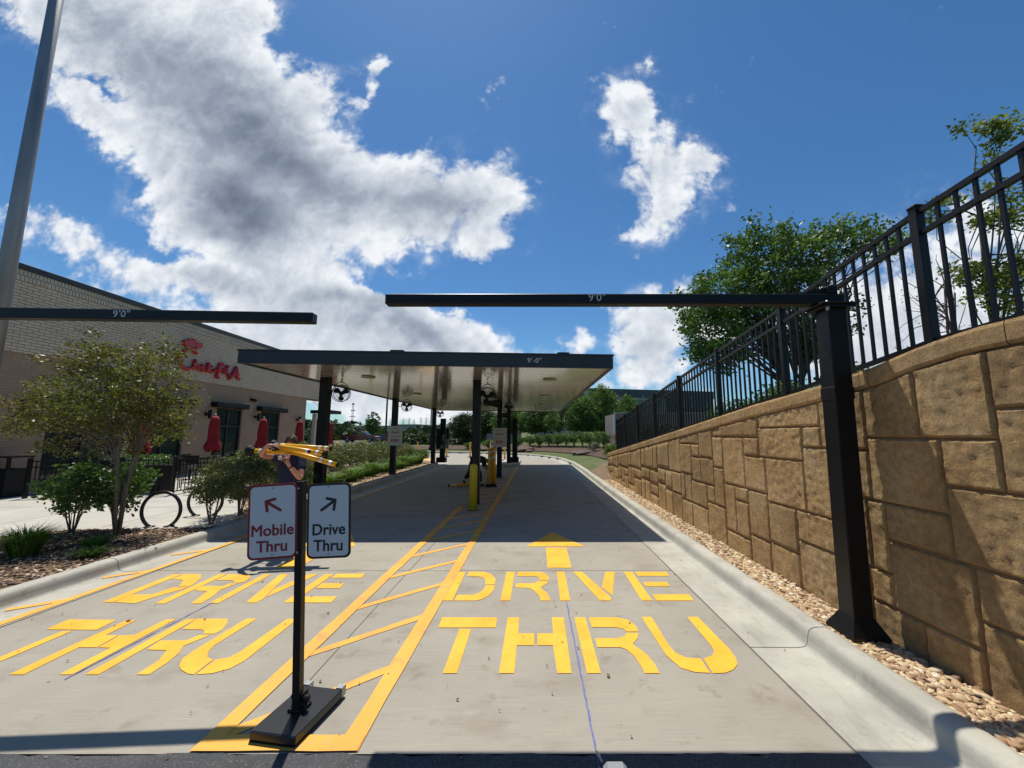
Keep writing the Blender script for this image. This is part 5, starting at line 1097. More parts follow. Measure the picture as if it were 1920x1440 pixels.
for y, z in ((10.35, 2.48), (16.3, 2.45), (19.2, 2.45), (22.6, 2.45)):
    mb = MB(); mb.box(BX + .003, BX + .05, y - .06, y + .06, z - .03, z + .10); mb.box(BX + .05, BX + .12, y - .03, y + .03, z + .01, z + .06); s_ = mb.build('wall_sconce', black_metal, bld)
    mb = MB(); mb.lathe((BX + .18, y, z - .15), [(.06, 0), (.066, .01), (.066, .34), (.05, .36)], 14); mb.build('shade', black_metal, s_)
mb = MB(); mb.box(BX + .003, BX + .06, 18.75, 19.0, 3.25, 3.37); mb.lathe((BX + .14, 18.88, 3.27), [(.03, -.07), (.10, -.03), (.12, .04), (.05, .08)], 14); mb.build('dome_camera', black_matte, bld)
# entry frame with tie rods and pale column
mb = MB(); mb.box(BX - .02, -12.35, 23.95, 24.12, 2.92, 3.12, bev=.01); mb.box(BX - .02, -12.35, 25.1, 25.25, 2.92, 3.12); mb.box(-12.5, -12.35, 24.122, 25.098, 2.92, 3.12)
for k in range(7): mb.box(BX - .02, -12.502, 24.2 + k * .13, 24.24 + k * .13, 2.96, 3.08)
mb.bar((BX + .05, 24.0, 3.62), (-12.5, 24.0, 3.125), .012); mb.build('entry_canopy', black_metal, bld)
mb = MB(); mb.box(-13.62, -13.42, 24.2, 24.4, .12, 2.915, bev=.01); mb.build('entry_column', mat('pale_column', (.50, .44, .37), .7), bld)
# red raised sign
SIGN_STROKES = [[(15.413,4.842),(15.324,4.925),(15.164,4.974),(14.997,4.955),(14.843,4.855),(14.738,4.686),(14.7,4.501),(14.748,4.332),(14.889,4.211),(15.079,4.161),(15.257,4.241),(15.395,4.365)],[(15.383,4.616),(15.368,4.428),(15.366,4.217)],[(15.371,4.327),(15.437,4.423),(15.508,4.402),(15.511,4.225)],[(15.596,4.409),(15.606,4.223)],[(15.817,4.422),(15.724,4.432),(15.672,4.337),(15.73,4.226),(15.84,4.244)],[(16.022,4.607),(16.006,4.403),(16.01,4.211)],[(16.197,4.488),(16.014,4.343),(16.23,4.229)],[(16.283,4.325),(16.403,4.324)],[(17.11,4.252),(17.207,4.248)],[(16.794,4.611),(16.739,4.684),(16.628,4.655),(16.569,4.499),(16.537,4.223),(16.512,4.076),(16.616,4.046)],[(16.448,4.397),(16.752,4.402)],[(16.866,4.504),(16.859,4.282)],[(17.044,4.674),(16.993,4.423),(16.99,4.266)],[(17.154,4.095),(17.27,4.13),(17.412,4.359),(17.557,4.687)],[(17.557,4.687),(17.613,4.447),(17.627,4.239),(17.804,4.158)],[(17.318,4.325),(17.716,4.338)]]
SIGN_COMB = [[(14.921,5.037),(14.795,5.09),(14.763,5.198),(14.843,5.291),(14.955,5.277),(15.019,5.368),(15.136,5.338),(15.212,5.424),(15.305,5.379),(15.299,5.275),(15.273,5.167),(15.301,5.106),(15.19,5.064),(15.059,5.052)],[(15.272,5.176),(15.374,5.293),(15.509,5.325),(15.606,5.278),(15.6,5.165),(15.501,5.074),(15.365,5.061)]]
mb = MB()
for st in SIGN_STROKES: mb.tube([(BX + .12, y, z) for y, z in st], .066, 8, up=(1, 0, 0))
mb.build('script_lettering', red_plastic, bld)
for cb in SIGN_COMB:
    mb = MB(); n = len(cb); mb.add([(BX + .06, y, z) for y, z in cb] + [(BX + .17, y, z) for y, z in cb], [tuple(range(n)), tuple(reversed(range(n, 2 * n)))] + [(i, n + i, n + (i + 1) % n, (i + 1) % n) for i in range(n)]); mb.build('sign_emblem', red_plastic, bld)

# ================================================================== PATIO
def lowfence(name, label, pts, h, zb, spacing=.11, posts=None):
    t = thing(name, label, 'fence', (*pts[0], zb)); 
    for i in range(len(pts)):
        x, y = pts[i]; mb = MB(); mb.box(x - .035, x + .035, y - .035, y + .035, zb, zb + h + .06, bev=.004); mb.box(x - .042, x + .042, y - .042, y + .042, zb + h + .061, zb + h + .08, bev=.005); mb.build('post', black_metal, t)
    for a, b in zip(pts[:-1], pts[1:]):
        A_, B_ = Vector((*a, 0)), Vector((*b, 0)); d = (B_ - A_); L_ = d.length; d.normalize(); A2, B2 = A_ + d * .036, B_ - d * .036
        for z in (.08, h - .14, h): mb = MB(); mb.bar(A2 + Vector((0, 0, zb + z)), B2 + Vector((0, 0, zb + z)), .013, up=(0, 0, 1)); mb.build('rail', black_metal, t)
        mb = MB(); k = int(L_ / spacing)
        for i in range(1, k):
            q = A2 + (B2 - A2) * i / k; mb.box(q.x - .008, q.x + .008, q.y - .008, q.y + .008, zb + .07, zb + h)
        mb.build('pickets', black_metal, t)
    return t
lowfence('patio_fence', 'low black picket fence round the restaurant patio, behind the bike racks', [(-12.3, 9.75), (-11.5, 9.88), (-10.4, 10.08), (-9.25, 10.3), (-9.25, 12.2), (-9.25, 14.2), (-9.25, 16.2), (-9.25, 18.2), (-9.25, 20.2), (-9.25, 22.4), (-11.2, 22.6)], .88, .12)
ORD = ['nearest to the camera', 'second from the camera', 'third from the camera', 'fourth from the camera', 'farthest from the camera']
def furn(x, y, i, umb=True, turn=0.):
    t = thing('patio_table', 'dark round patio table ' + ORD[i], 'table', (x, y, .12), 'patio tables along the restaurant wall'); mb = MB(); mb.lathe((x, y, .12), [(.44, .70), (.45, .705), (.45, .73), (.43, .735)], 24); mb.build('tabletop', black_matte, t)
    mb = MB(); mb.lathe((x, y, .12), [(.26, 0), (.26, .02), (.04, .05), (.03, .35), (.04, .70)], 14); mb.build('pedestal', black_matte, t)
    u = thing('patio_umbrella', 'closed red patio umbrella ' + ORD[i], 'umbrella', (x, y, .12), 'closed red patio umbrellas'); mb = MB(); mb.tube([(x, y, .86), (x, y, 2.30)], .022, 10); mb.build('pole', black_metal, u)
    mb = MB(); mb.lathe((x, y, 2.30), [(.02, 0), (.035, .02), (.03, .05), (.005, .07)], 10); mb.build('finial', steel, u)
    n = 24; V = []; rg_ = random.Random(i + 3); prof = [(2.30, .03), (2.27, .10), (2.15, .135), (1.9, .15), (1.65, .155), (1.48, .145), (1.38, .17), (1.22, .215), (1.12, .20), (1.09, .10)]
    for z, r in prof:
        for k in range(n):
            a = 2 * math.pi * k / n; fold = 1 + .20 * math.cos(8 * a + z * 1.2 + i) * min(1, (2.32 - z) * 2); rr_ = r * fold * (1 + rg_.uniform(-.03, .03)); V.append((x + rr_ * math.cos(a + (2.3 - z) * .3), y + rr_ * math.sin(a + (2.3 - z) * .3), z + (.05 * math.cos(8 * a + i) if z < 1.25 else 0)))
    mb = MB(); mb.add(V, [(j * n + k, j * n + (k + 1) % n, (j + 1) * n + (k + 1) % n, (j + 1) * n + k) for j in range(len(prof) - 1) for k in range(n)], True); mb.build('cloth', red_cloth, u)
    mb = MB(); mb.torus((x, y, 1.47), .155, .012, 'z', 20, 6); mb.build('tie', red_cloth, u)
UMB = [(-11.2, 11.3), (-11.2, 13.85), (-11.2, 16.35), (-11.2, 18.9), (-11.2, 21.7)]
for i, (x, y) in enumerate(UMB): furn(x, y, i)
def make_chair(x, y, ang, label):
    t = thing('patio_chair', label, 'chair', (0, 0, 0), 'dark patio chairs'); c_, s_ = math.cos(ang), math.sin(ang)
    mb = MB(); mb.box(-.22, .22, -.22, .22, .42, .45, bev=.01); mb.build('seat', black_matte, t); mb = MB(); mb.box(-.22, .22, .20, .23, .60, .86, bev=.01); mb.build('backrest', black_matte, t)
    for sx in (-.2, .2):
        for sy in (-.2, .2): mb = MB(); mb.tube([(sx, sy, .42 if sy < 0 else .84), (sx * 1.08, sy * 1.1, 0)], .013, 6); mb.build('leg', black_metal, t)
    return t
ch0 = make_chair(0, 0, 0, ''); first = True
for i, (x, y) in enumerate(UMB[:4]):
    for j, (dx, dy, an) in enumerate(((.15, -.72, 180), (.75, .1, -90), (-.7, 0, 90))):
        c_ = ch0 if first else copy_tree(ch0); first = False
        c_.location = (x + dx, y + dy, .12); c_.rotation_euler = (0, 0, R(an)); side = ('on the near side', 'on the lane side', 'on the wall side')[j]
        c_['label'] = 'dark patio chair %s of the table %s' % (side, ORD[i])
t = thing('planter_box', 'long black planter box with low greenery inside the patio fence', 'planter', (-10.6, 10.6, .12)); mb = MB(); mb.box(-11.4, -9.7, 10.5, 10.85, .12, .85, bev=.01); mb.build('box', black_matte, t)
rg = np.random.default_rng(9); C = np.stack([rg.uniform(-11.4, -9.7, 900), rg.uniform(10.45, 10.9, 900), rg.uniform(.85, 1.12, 900)], 1); V, Fc = leaves_np(C, .06, rg); np_mesh('greenery', V, Fc, leaf_shrub, t, rg.random(900))
t = thing('litter_bin', 'dark square litter bin with open frame top by the brick wall at the left edge', 'litter bin', (-13.1, 9.9, .12)); mb = MB(); mb.box(-13.45, -12.85, 9.75, 10.25, .12, .80, bev=.01); mb.build('body', black_matte, t)
mb = MB()
for sx in (-13.43, -12.87):
    for sy in (9.77, 10.23): mb.bar((sx, sy, .80), (sx, sy, 1.08), .018)
mb.box(-13.47, -12.83, 9.73, 10.27, 1.08, 1.11, bev=.008); mb.build('hood', black_metal, t)

# ================================================================== PLANTING
plant('crape_myrtle', 'multi stemmed crape myrtle with sparse olive leaves in the near left bed', 'tree', (-6.38, 6.25, .12),
      [((-.40, 0, 1.95), (1.15, .85, .80)), ((-1.25, 0, 1.85), (.70, .5, .50)), ((.35, .1, 1.95), (.62, .6, .70)), ((-.35, 0, 2.7), (1.0, .6, .40)), ((-1.75, .1, 2.25), (.45, .3, .28)), ((-.9, 0, 2.95), (.35, .3, .35)), ((.45, 0, 2.8), (.3, .3, .3))], 290, 17500, .054, leaf_crape, stems=4, stem_r=.021, stem_mat=bark_mat, seed=4, spread=.085, droop=.25, branches=60, trunk_h=1.5, shell=.1, bmin=.72, splay=.12)
def shrub(label, base, r, h, nl, leaf, material, seed, group=None, stems=5, tips=60, low=.25, spread=.07, name='shrub', sr=.012):
    return plant(name, label, 'shrub', base, [((0, 0, h * (.5 + low / 2)), (r, r, h * (.5 - low / 2))), ((0, 0, h * .72), (r * .85, r * .85, h * .28))], tips, nl, leaf, material, group, stems=stems, stem_r=sr, seed=seed, spread=spread, droop=.3, branches=26, trunk_h=h * .55, bmin=.2)
S_ = 'shrubs in the planting bed by the kerb'
shrub('leafy green shrub left of the crape myrtle trunks', (-7.22, 6.38, .12), .40, 1.08, 2000, .085, leaf_shrub, 21, S_)
shrub('pale green leafy shrub directly behind the crape myrtle trunks', (-6.72, 6.55, .12), .40, 1.08, 1700, .085, leaf_shrub, 22, S_)
shrub('loose small leaved shrub in front of the farther bike rack', (-5.55, 7.0, .12), .33, 1.12, 2600, .056, leaf_olive, 23, S_)
shrub('dense round shrub between the bike racks and the carrying person', (-5.62, 7.75, .12), .52, 1.22, 6000, .056, leaf_olive, 24, S_, tips=110)
shrub('dense shrub just behind the carrying person', (-5.5, 8.55, .12), .48, 1.08, 5000, .05, leaf_olive, 25, S_, tips=90)
shrub('low shrub hugging the kerb behind the sign', (-5.62, 9.4, .12), .42, .75, 2600, .05, leaf_olive, 26, S_)
grass_clump('ornamental_grass', 'ornamental grass tuft at the near end of the left bed', (-6.45, 5.2, .13), .34, .36, 900, leaf_grass, 5, cat='plant', width=.004)
grass_clump('ornamental_grass', 'small dark groundcover tuft in the shade below the crape myrtle', (-5.95, 5.55, .13), .22, .16, 300, leaf_grass, 6, width=.005)
grass_clump('ornamental_grass', 'small dark groundcover tuft close to the kerb below the crape myrtle', (-5.55, 5.15, .13), .2, .12, 260, leaf_grass, 7, width=.005)
NTH = ['first', 'second', 'third', 'fourth', 'fifth', 'sixth', 'seventh', 'eighth', 'ninth', 'tenth', 'eleventh', 'twelfth', 'thirteenth', 'fourteenth', 'fifteenth', 'sixteenth', 'seventeenth', 'eighteenth']
rs = random.Random(8)
for i in range(15):   # bright grassy clumps along the pebble strip
    y = 9.9 + i * .78; x = -5.95 - .12 * (i % 2) + rs.uniform(-.05, .05)
    grass_clump('daylily', 'bright green daylily clump in the kerbside row, %s from the camera' % NTH[i], (x, y, .13), .46, .46 + rs.uniform(-.12, .12), 300, leaf_grass, 40 + i, 'daylily clumps along the kerb', width=.012)
for i in range(12):
    y = 10.3 + i * 1.0; x = -6.85 + rs.uniform(-.1, .1); 
    shrub('olive brown shrub in the row behind the daylilies, %s from the camera' % NTH[i], (x, y, .12), .50, .98 + rs.uniform(-.1, .08), 2200, .065, leaf_olive, 60 + i, 'olive shrubs behind the daylilies', tips=50, spread=.09)
for i in range(9):
    y = 12.0 + i * 1.25; x = -8.2 + rs.uniform(-.2, .2)
    shrub('tall olive shrub along the patio fence, %s from the camera' % NTH[i], (x, y, .12), .60, 1.15 + rs.uniform(-.1, .1), 1900, .075, leaf_olive, 80 + i, 'tall shrubs along the patio fence', tips=50, spread=.10)
for i in range(4):
    shrub('green shrub at the far end of the left bed, %s from the left' % NTH[i], (-8.3 + i * .75, 21.7 - .2 * i, .12), .50, 1.05 - .12 * i, 1900, .07, leaf_shrub, 95 + i, 'green shrubs at the end of the left bed', spread=.09)

# trees right of the wall
plant('shade_tree', 'broad leafy shade tree rising behind the fence on the wall', 'tree', (9.0, 13.4, 2.2),
      [((-2.2, 0, 4.0), (1.7, 1.6, 1.7)), ((-.4, 0, 5.1), (1.9, 1.6, 1.7)), ((-2.5, -.2, 2.2), (1.2, 1.3, .8)), ((1.7, 0, 6.2), (1.7, 1.3, .95)), ((-1.0, 0, 6.3), (1.2, 1.1, .8)), ((.6, 0, 3.0), (1.6, 1.4, 1.0)), ((3.4, .2, 6.3), (1.3, .8, .6)), ((-2.9, 0, 3.0), (1.0, 1.0, 1.3)), ((2.0, 0, 4.0), (.8, .8, .6))],
      400, 24000, .155, leaf_tree, stems=3, stem_r=.09, stem_mat=dark_bark, seed=31, spread=.19, droop=.25, branches=150, trunk_h=3.1, shell=.15, bmin=.35)
plant('slender_tree', 'slender sunlit tree with sparse twigs behind the fence at the right edge', 'tree', (10.9, 9.0, 2.1),
      [((.2, 0, 6.9), (.75, .7, .6)), ((-.3, 0, 5.2), (.9, .8, .35)), ((1.0, 0, 5.0), (1.0, .8, .6)), ((.2, 0, 3.2), (.9, .9, .8)), ((1.2, 0, 2.8), (.9, .9, 1.2))], 80, 6500, .12, leaf_right, stems=1, stem_r=.05, stem_mat=dark_bark, seed=33, spread=.15, branches=28, trunk_h=5.6, shell=.1, bmin=.2)
plant('bare_sapling', 'nearly bare twiggy sapling between fence pickets near the right edge', 'tree', (8.6, 8.0, 2.1), [((0, 0, 2.6), (.9, .5, 1.1)), ((-.5, 0, 1.4), (.9, .5, .7))], 34, 200, .05, leaf_right, stems=2, stem_r=.03, stem_mat=mat('twig_bark', (.12, .07, .06), .9), seed=36, branches=34, trunk_h=2.6)
for i, (x, y, r, h, m_, lab) in enumerate(((8.9, 11.0, 1.0, 2.2, leaf_bright, 'bright green bush behind the fence right of the clearance bar post'), (6.7, 10.3, .8, 1.6, leaf_tree, 'mid green bush behind the fence just left of the clearance bar post'), (11.6, 12.0, 1.3, 2.4, leaf_right, 'yellow green bush behind the fence toward the right edge'), (7.6, 14.5, 1.2, 1.8, leaf_tree, 'dark bush at the foot of the shade tree'), (5.8, 18.0, 1.0, 1.5, leaf_dark, 'dark bush behind the far part of the fence'), (9.8, 17.0, 1.5, 2.0, leaf_dark, 'dark bush well behind the middle of the fence'))):
    plant('bush', lab, 'bush', (x, y, terrain_h(x, y)), [((0, 0, h * .55), (r, r, h * .45))], 90, 4200, .11, m_, 'bushes behind the wall fence', stems=3, stem_r=.03, seed=120 + i, spread=.15, branches=30)

# trees beyond the lane
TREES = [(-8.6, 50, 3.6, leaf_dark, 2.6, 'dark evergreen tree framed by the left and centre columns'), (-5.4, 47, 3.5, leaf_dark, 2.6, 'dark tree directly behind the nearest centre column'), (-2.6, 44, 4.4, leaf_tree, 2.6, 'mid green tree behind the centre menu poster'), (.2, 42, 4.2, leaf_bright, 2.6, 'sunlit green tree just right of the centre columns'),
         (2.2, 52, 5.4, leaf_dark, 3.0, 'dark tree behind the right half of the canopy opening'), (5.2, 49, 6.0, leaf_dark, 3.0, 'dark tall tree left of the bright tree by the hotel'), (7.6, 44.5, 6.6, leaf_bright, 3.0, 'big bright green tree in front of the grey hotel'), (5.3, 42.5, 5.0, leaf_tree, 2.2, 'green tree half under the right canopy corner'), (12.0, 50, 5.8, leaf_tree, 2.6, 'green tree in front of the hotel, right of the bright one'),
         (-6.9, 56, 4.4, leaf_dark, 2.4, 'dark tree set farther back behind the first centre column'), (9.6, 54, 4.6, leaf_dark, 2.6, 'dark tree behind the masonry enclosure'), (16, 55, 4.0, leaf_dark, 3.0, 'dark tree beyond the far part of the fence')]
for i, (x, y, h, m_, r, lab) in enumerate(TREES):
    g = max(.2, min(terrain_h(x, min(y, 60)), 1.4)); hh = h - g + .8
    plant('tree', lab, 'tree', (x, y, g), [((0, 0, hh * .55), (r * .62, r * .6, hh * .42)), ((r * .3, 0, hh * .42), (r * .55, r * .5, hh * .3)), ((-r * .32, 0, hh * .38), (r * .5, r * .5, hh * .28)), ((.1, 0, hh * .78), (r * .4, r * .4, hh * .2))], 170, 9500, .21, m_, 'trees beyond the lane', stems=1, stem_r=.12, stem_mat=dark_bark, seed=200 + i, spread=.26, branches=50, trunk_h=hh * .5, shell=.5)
plant('young_tree', 'young upright tree with thin vertical leaders behind the parked pickup', 'tree', (-30.6, 75, .3), [((0, 0, 3.0), (1.3, 1.1, 1.6)), ((-.7, 0, 4.4), (.3, .3, 1.4)), ((.05, 0, 4.9), (.3, .3, 1.5)), ((.75, 0, 4.3), (.3, .3, 1.3)), ((1.2, 0, 3.7), (.28, .28, 1.1)), ((-1.2, 0, 3.5), (.28, .28, 1.0))], 150, 5200, .24, leaf_tree, stems=5, stem_r=.05, seed=230, spread=.14, branches=50, trunk_h=3.6)
plant('sapling', 'thin staked sapling in front of the low grey wall', 'tree', (1.7, 37.5, .9), [((0, 0, 2.4), (.8, .7, .8)), ((0, 0, 1.8), (.5, .5, .4))], 60, 2400, .12, leaf_bright, stems=1, stem_r=.03, seed=231, spread=.12, branches=25, trunk_h=1.9)
# shrubs on the bank (round the curve)
HED = [(-5.9, 37.3, .55), (-4.2, 36.8, .8), (-1.4, 36.3, 1.0), (-.3, 36.0, 1.05), (.55, 35.5, 1.15), (1.35, 35.0, 1.15), (2.1, 34.4, 1.15), (2.8, 33.8, 1.15), (3.4, 33.1, 1.2), (4.0, 32.4, 1.2), (4.5, 31.6, 1.2), (5.0, 30.7, 1.25), (5.3, 29.7, 1.2)]
for i, (x, y, h) in enumerate(HED):
    shrub('broadleaf shrub on the bank around the curve, %s from the left' % NTH[i], (x, y, terrain_h(x, y)), .52, h, 2000, .10, leaf_shrub, 250 + i, 'broadleaf shrubs on the bank', tips=60, spread=.10, sr=.02)
shrub('small silvery shrub low on the bark bank near the wall end', (4.3, 28.6, terrain_h(4.3, 28.6)), .55, .62, 1600, .07, mat('silvery_leaf', (.12, .14, .10), .6, leaf=True, trans=.2), 270)
shrub('yellow green shrub at the far end of the stone wall', (3.5, 17.6, terrain_h(3.5, 17.6)), .36, .95, 1900, .06, leaf_bright, 271)
shrub('tall green shrub above the bark bank beside the enclosure', (6.4, 27.5, terrain_h(6.4, 27.5)), .8, 1.6, 2600, .09, leaf_tree, 272)
shrub('reddish leaved shrub beside the pale end of the enclosure', (5.7, 26.2, terrain_h(5.7, 26.2)), .4, 1.4, 1300, .08, leaf_red, 273)
rock_m = mat('landscape_rock', (.09, .055, .045), .9, 0, (.17, .12, .10), 3, bump=1, bscale=8, bdist=.08)
def rock(x, y, s, seed, label):
    import bmesh
    r = random.Random(seed); bm = bmesh.new(); bmesh.ops.create_icosphere(bm, subdivisions=3, radius=1); ph = [r.uniform(0, 6) for _ in range(6)]
    for v in bm.verts:
        k = 1 + .16 * math.sin(3 * v.co.x + ph[0]) * math.sin(2.6 * v.co.y + ph[1]) + .12 * math.sin(5 * v.co.z + ph[2] + 3 * v.co.x); v.co = Vector((v.co.x * s * k * 1.3, v.co.y * s * k, v.co.z * s * k * .55))
    me = bpy.data.meshes.new('rock'); bm.to_mesh(me); bm.free(); o = link_mesh('rock', me, rock_m); o.location = (x, y, terrain_h(x, y) + s * .15); o.rotation_euler = (0, 0, r.uniform(0, 6)); tag(o, label, 'rock', 'landscape rocks on the bank')
for i, (x, y, s) in enumerate(((-5.0, 36.2, .5), (-4.4, 36.0, .4), (-2.9, 35.2, .5), (-.9, 34.0, .62), (-.3, 33.6, .45), (3.2, 28.4, .38), (3.5, 27.8, .42), (3.8, 27.3, .35))): rock(x, y, s, 300 + i, 'brown landscape rock on the bank, %s from the left' % NTH[i])

# ================================================================== BACKGROUND BUILDINGS AND VEHICLES
hot = thing('hotel_building', 'distant grey hotel block with a dark roof band and paired windows', 'building', (15.4, 118, 2)); MH = Matrix.Translation((15.4, 118, 0)) @ Matrix.Rotation(math.atan2(10, 43), 4, 'Z')
hw = mat('hotel_wall', (.27, .29, .33), .8, 0, (.23, .25, .29), .3); hd = mat('hotel_dark', (.065, .08, .10), .8); hb = mat('hotel_blue', (.05, .10, .16), .8); hp = mat('hotel_pale', (.42, .42, .44), .8)
mb = MB(); mb.box(0, 44.5, 0, 14, 0, 13.0, M=MH); mb.build('wall', hw, hot)
mb = MB(); mb.box(-.3, 44.8, -.3, 14.3, 13.02, 15.5, M=MH); mb.build('roof_band', hd, hot)
mb = MB(); mb.box(3.1, 3.8, -.5, -.31, 0, 15.7, M=MH); mb.box(28, 44.6, -.25, -.02, 0, 13.0, M=MH); mb.build('dark_bay', hd, hot)
mb = MB(); mb.box(-3.5, -.32, .5, 12, 0, 15.6, M=MH); mb.build('end_bay', hb, hot); mb = MB(); mb.box(-.31, 1.4, -.42, -.31, 9, 15.3, M=MH); mb.build('pale_panel', hp, hot)
for x in (7.0, 9.6, 15.5, 18.1, 24.5, 27.1, 33, 35.6, 41):
    for z in (3.2, 6.6, 10.0):
        y0 = -.10 if x < 28 else -.33
        mb = MB(); mb.box(x, x + 1.5, y0, y0 + .07, z, z + 2.2, M=MH); w = mb.build('window', hd, hot); mb = MB(); mb.box(x + .1, x + 1.4, y0 - .03, y0 - .005, z + .1, z + 2.1, M=MH); mb.build('pane', window_glass, w)
mb = MB()
for x in (10.5, 19, 28.5, 36): mb.box(x, x + .4, -.62, -.32, 13.1, 13.5, M=MH)
mb.build('roof_lamp', hp, hot)
enc = thing('masonry_enclosure', 'low pinkish masonry enclosure with a pale end beyond the fence', 'enclosure', (6.4, 30, 1)); ew = brick_mat('enclosure_block', (.26, .20, .19), (.30, .23, .22), (.15, .12, .12), .4, .2, .01, .4)
mb = MB(); mb.box(6.2, 13.2, 29.6, 29.9, .4, 3.2); mb.box(6.2, 6.5, 29.902, 34, .4, 3.2); mb.build('wall', ew, enc); mb = MB(); mb.box(6.08, 6.197, 29.55, 29.95, .4, 3.1); mb.box(6.15, 13.25, 29.55, 29.95, 3.202, 3.28); mb.build('trim', hp, enc)
dw = thing('low_wall', 'low grey wall with pillars between the bank shrubs and the trees', 'wall', (1, 39, .9)); gw = mat('grey_wall_paint', (.20, .20, .20), .8)
mb = MB(); mb.box(.4, 4.6, 39, 39.2, .6, 1.85); mb.box(-4.6, -1.2, 39, 39.2, .6, 1.7); mb.build('panel', gw, dw)
for x in (1.5, 4.6): mb = MB(); mb.box(x - .1, x + .1, 38.95, 39.25, .6, 2.0); mb.build('pillar', gw, dw)
t = thing('blue_sign', 'small square dark blue sign board with a white mark near the low wall', 'sign', (1.25, 37, 1)); mb = MB(); mb.box(.98, 1.80, 37.0, 37.06, 1.15, 1.85); mb.build('board', mat('sign_blue', (.01, .02, .10), .5), t); mb = MB(); mb.box(1.28, 1.5, 36.985, 36.997, 1.42, 1.62); mb.build('white_mark', hp, t)
mb = MB(); mb.bar((1.1, 37.03, .5), (1.1, 37.03, 1.15), .03); mb.bar((1.7, 37.03, .5), (1.7, 37.03, 1.15), .03); mb.build('leg', black_metal, t)
def lamp(x, y, h, label):
    t = thing('street_lamp', label, 'street lamp', (x, y, .1)); mb = MB(); mb.tube([(x, y, .1), (x, y, h)], [.07, .05], 10); mb.build('pole', black_metal, t); mb = MB(); mb.box(x - .06, x + .06, y - .35, y + .35, h, h + .10); mb.build('lamp_head', black_metal, t); mb = MB(); mb.lathe((x, y, .1), [(.16, 0), (.16, .3), (.07, .34)], 12); mb.build('base', black_metal, t)
lamp(-9.9, 26.5, 5.6, 'thin black lamp pole seen just left of the second left canopy column'); lamp(-9.75, 37.5, 5.6, 'farther thin black lamp pole behind the third left canopy column')
# comm tower and pylons
t = thing('radio_tower', 'tall lattice radio tower on the wooded ridge', 'tower', (-184, 400, 8)); mb = MB()
for sx, sy in ((-1, -.6), (1, -.6), (0, 1)): mb.tube([(-184 + sx * 1.3, 400 + sy * 1.3, 6), (-184 + sx * .45, 400 + sy * .45, 33)], .16, 5)
for k in range(12):
    z0 = 6 + k * 2.25; w0 = 1.3 - .85 * (z0 - 6) / 27; w1 = 1.3 - .85 * (z0 - 3.75) / 27; mb.tube([(-184 - w0, 399.4, z0), (-184 + w1, 399.4, z0 + 2.25)], .07, 4); mb.tube([(-184 + w0, 399.4, z0), (-184 - w1, 399.4, z0 + 2.25)], .07, 4)
tm = mat('tower_metal', (.34, .36, .40), .6); mb.build('mast', tm, t)
mb = MB(); mb.lathe((-184, 400, 31.5), [(1.3, 0), (1.3, .9), (1.0, 1.8)], 10); mb.box(-186.2, -181.8, 399.4, 400.4, 25.2, 26.0); mb.box(-187, -181, 399.6, 400.2, 19.2, 19.8); mb.build('antenna', tm, t)
pyl0 = None
for i, (u_, h_) in enumerate(((733, 15), (757, 16), (768, 17), (777, 15), (790, 18), (800, 18), (812, 14))):
    Yp = 520; x = (u_ - 1000) / 735 * Yp; t = thing('power_pylon', 'faint lattice power pylon on the horizon, %s from the left' % NTH[i], 'pylon', (x, Yp, 6), 'power pylons on the horizon'); mb = MB(); H_ = h_ * .75 + 6
    mb.tube([(x - 1.6, Yp, 5), (x - .3, Yp, H_ + 4)], .22, 4); mb.tube([(x + 1.6, Yp, 5), (x + .3, Yp, H_ + 4)], .22, 4)
    for k in range(6): z0 = 6 + k * (H_ - 4) / 6; mb.tube([(x - 1.3 + k * .18, Yp, z0), (x + 1.2 - k * .18, Yp, z0 + (H_ - 4) / 6)], .12, 4)
    mb.build('mast', tm, t); mb = MB()
    for dz in (0, 2.6, 5.0): mb.tube([(x - 3.4 + dz * .25, Yp, H_ - 2 + dz), (x + 3.4 - dz * .25, Yp, H_ - 2 + dz)], .16, 4)
    mb.build('crossarm', tm, t)
for (x0, x1, y, z0, z1, lab, m_) in ((-86, -66, 180, 2.4, 5.2, 'long pale low warehouse among the far trees', hp), (-62, -50, 172, 2.0, 5.6, 'pale grey low warehouse among the far trees right of the lamp pole', hw), (-142, -122, 185, 5.4, 6.3, 'white strip of a low building high in the far trees', hp)):
    t = thing('warehouse', lab, 'building', ((x0 + x1) / 2, y, z0)); mb = MB(); mb.box(x0, x1, y, y + 10, z0 - 1.5, z1); mb.build('wall', m_, t); mb = MB(); mb.box(x0 - .4, x1 + .4, y - .3, y + 10.3, z1 + .01, z1 + .3); mb.build('roof', hd, t)

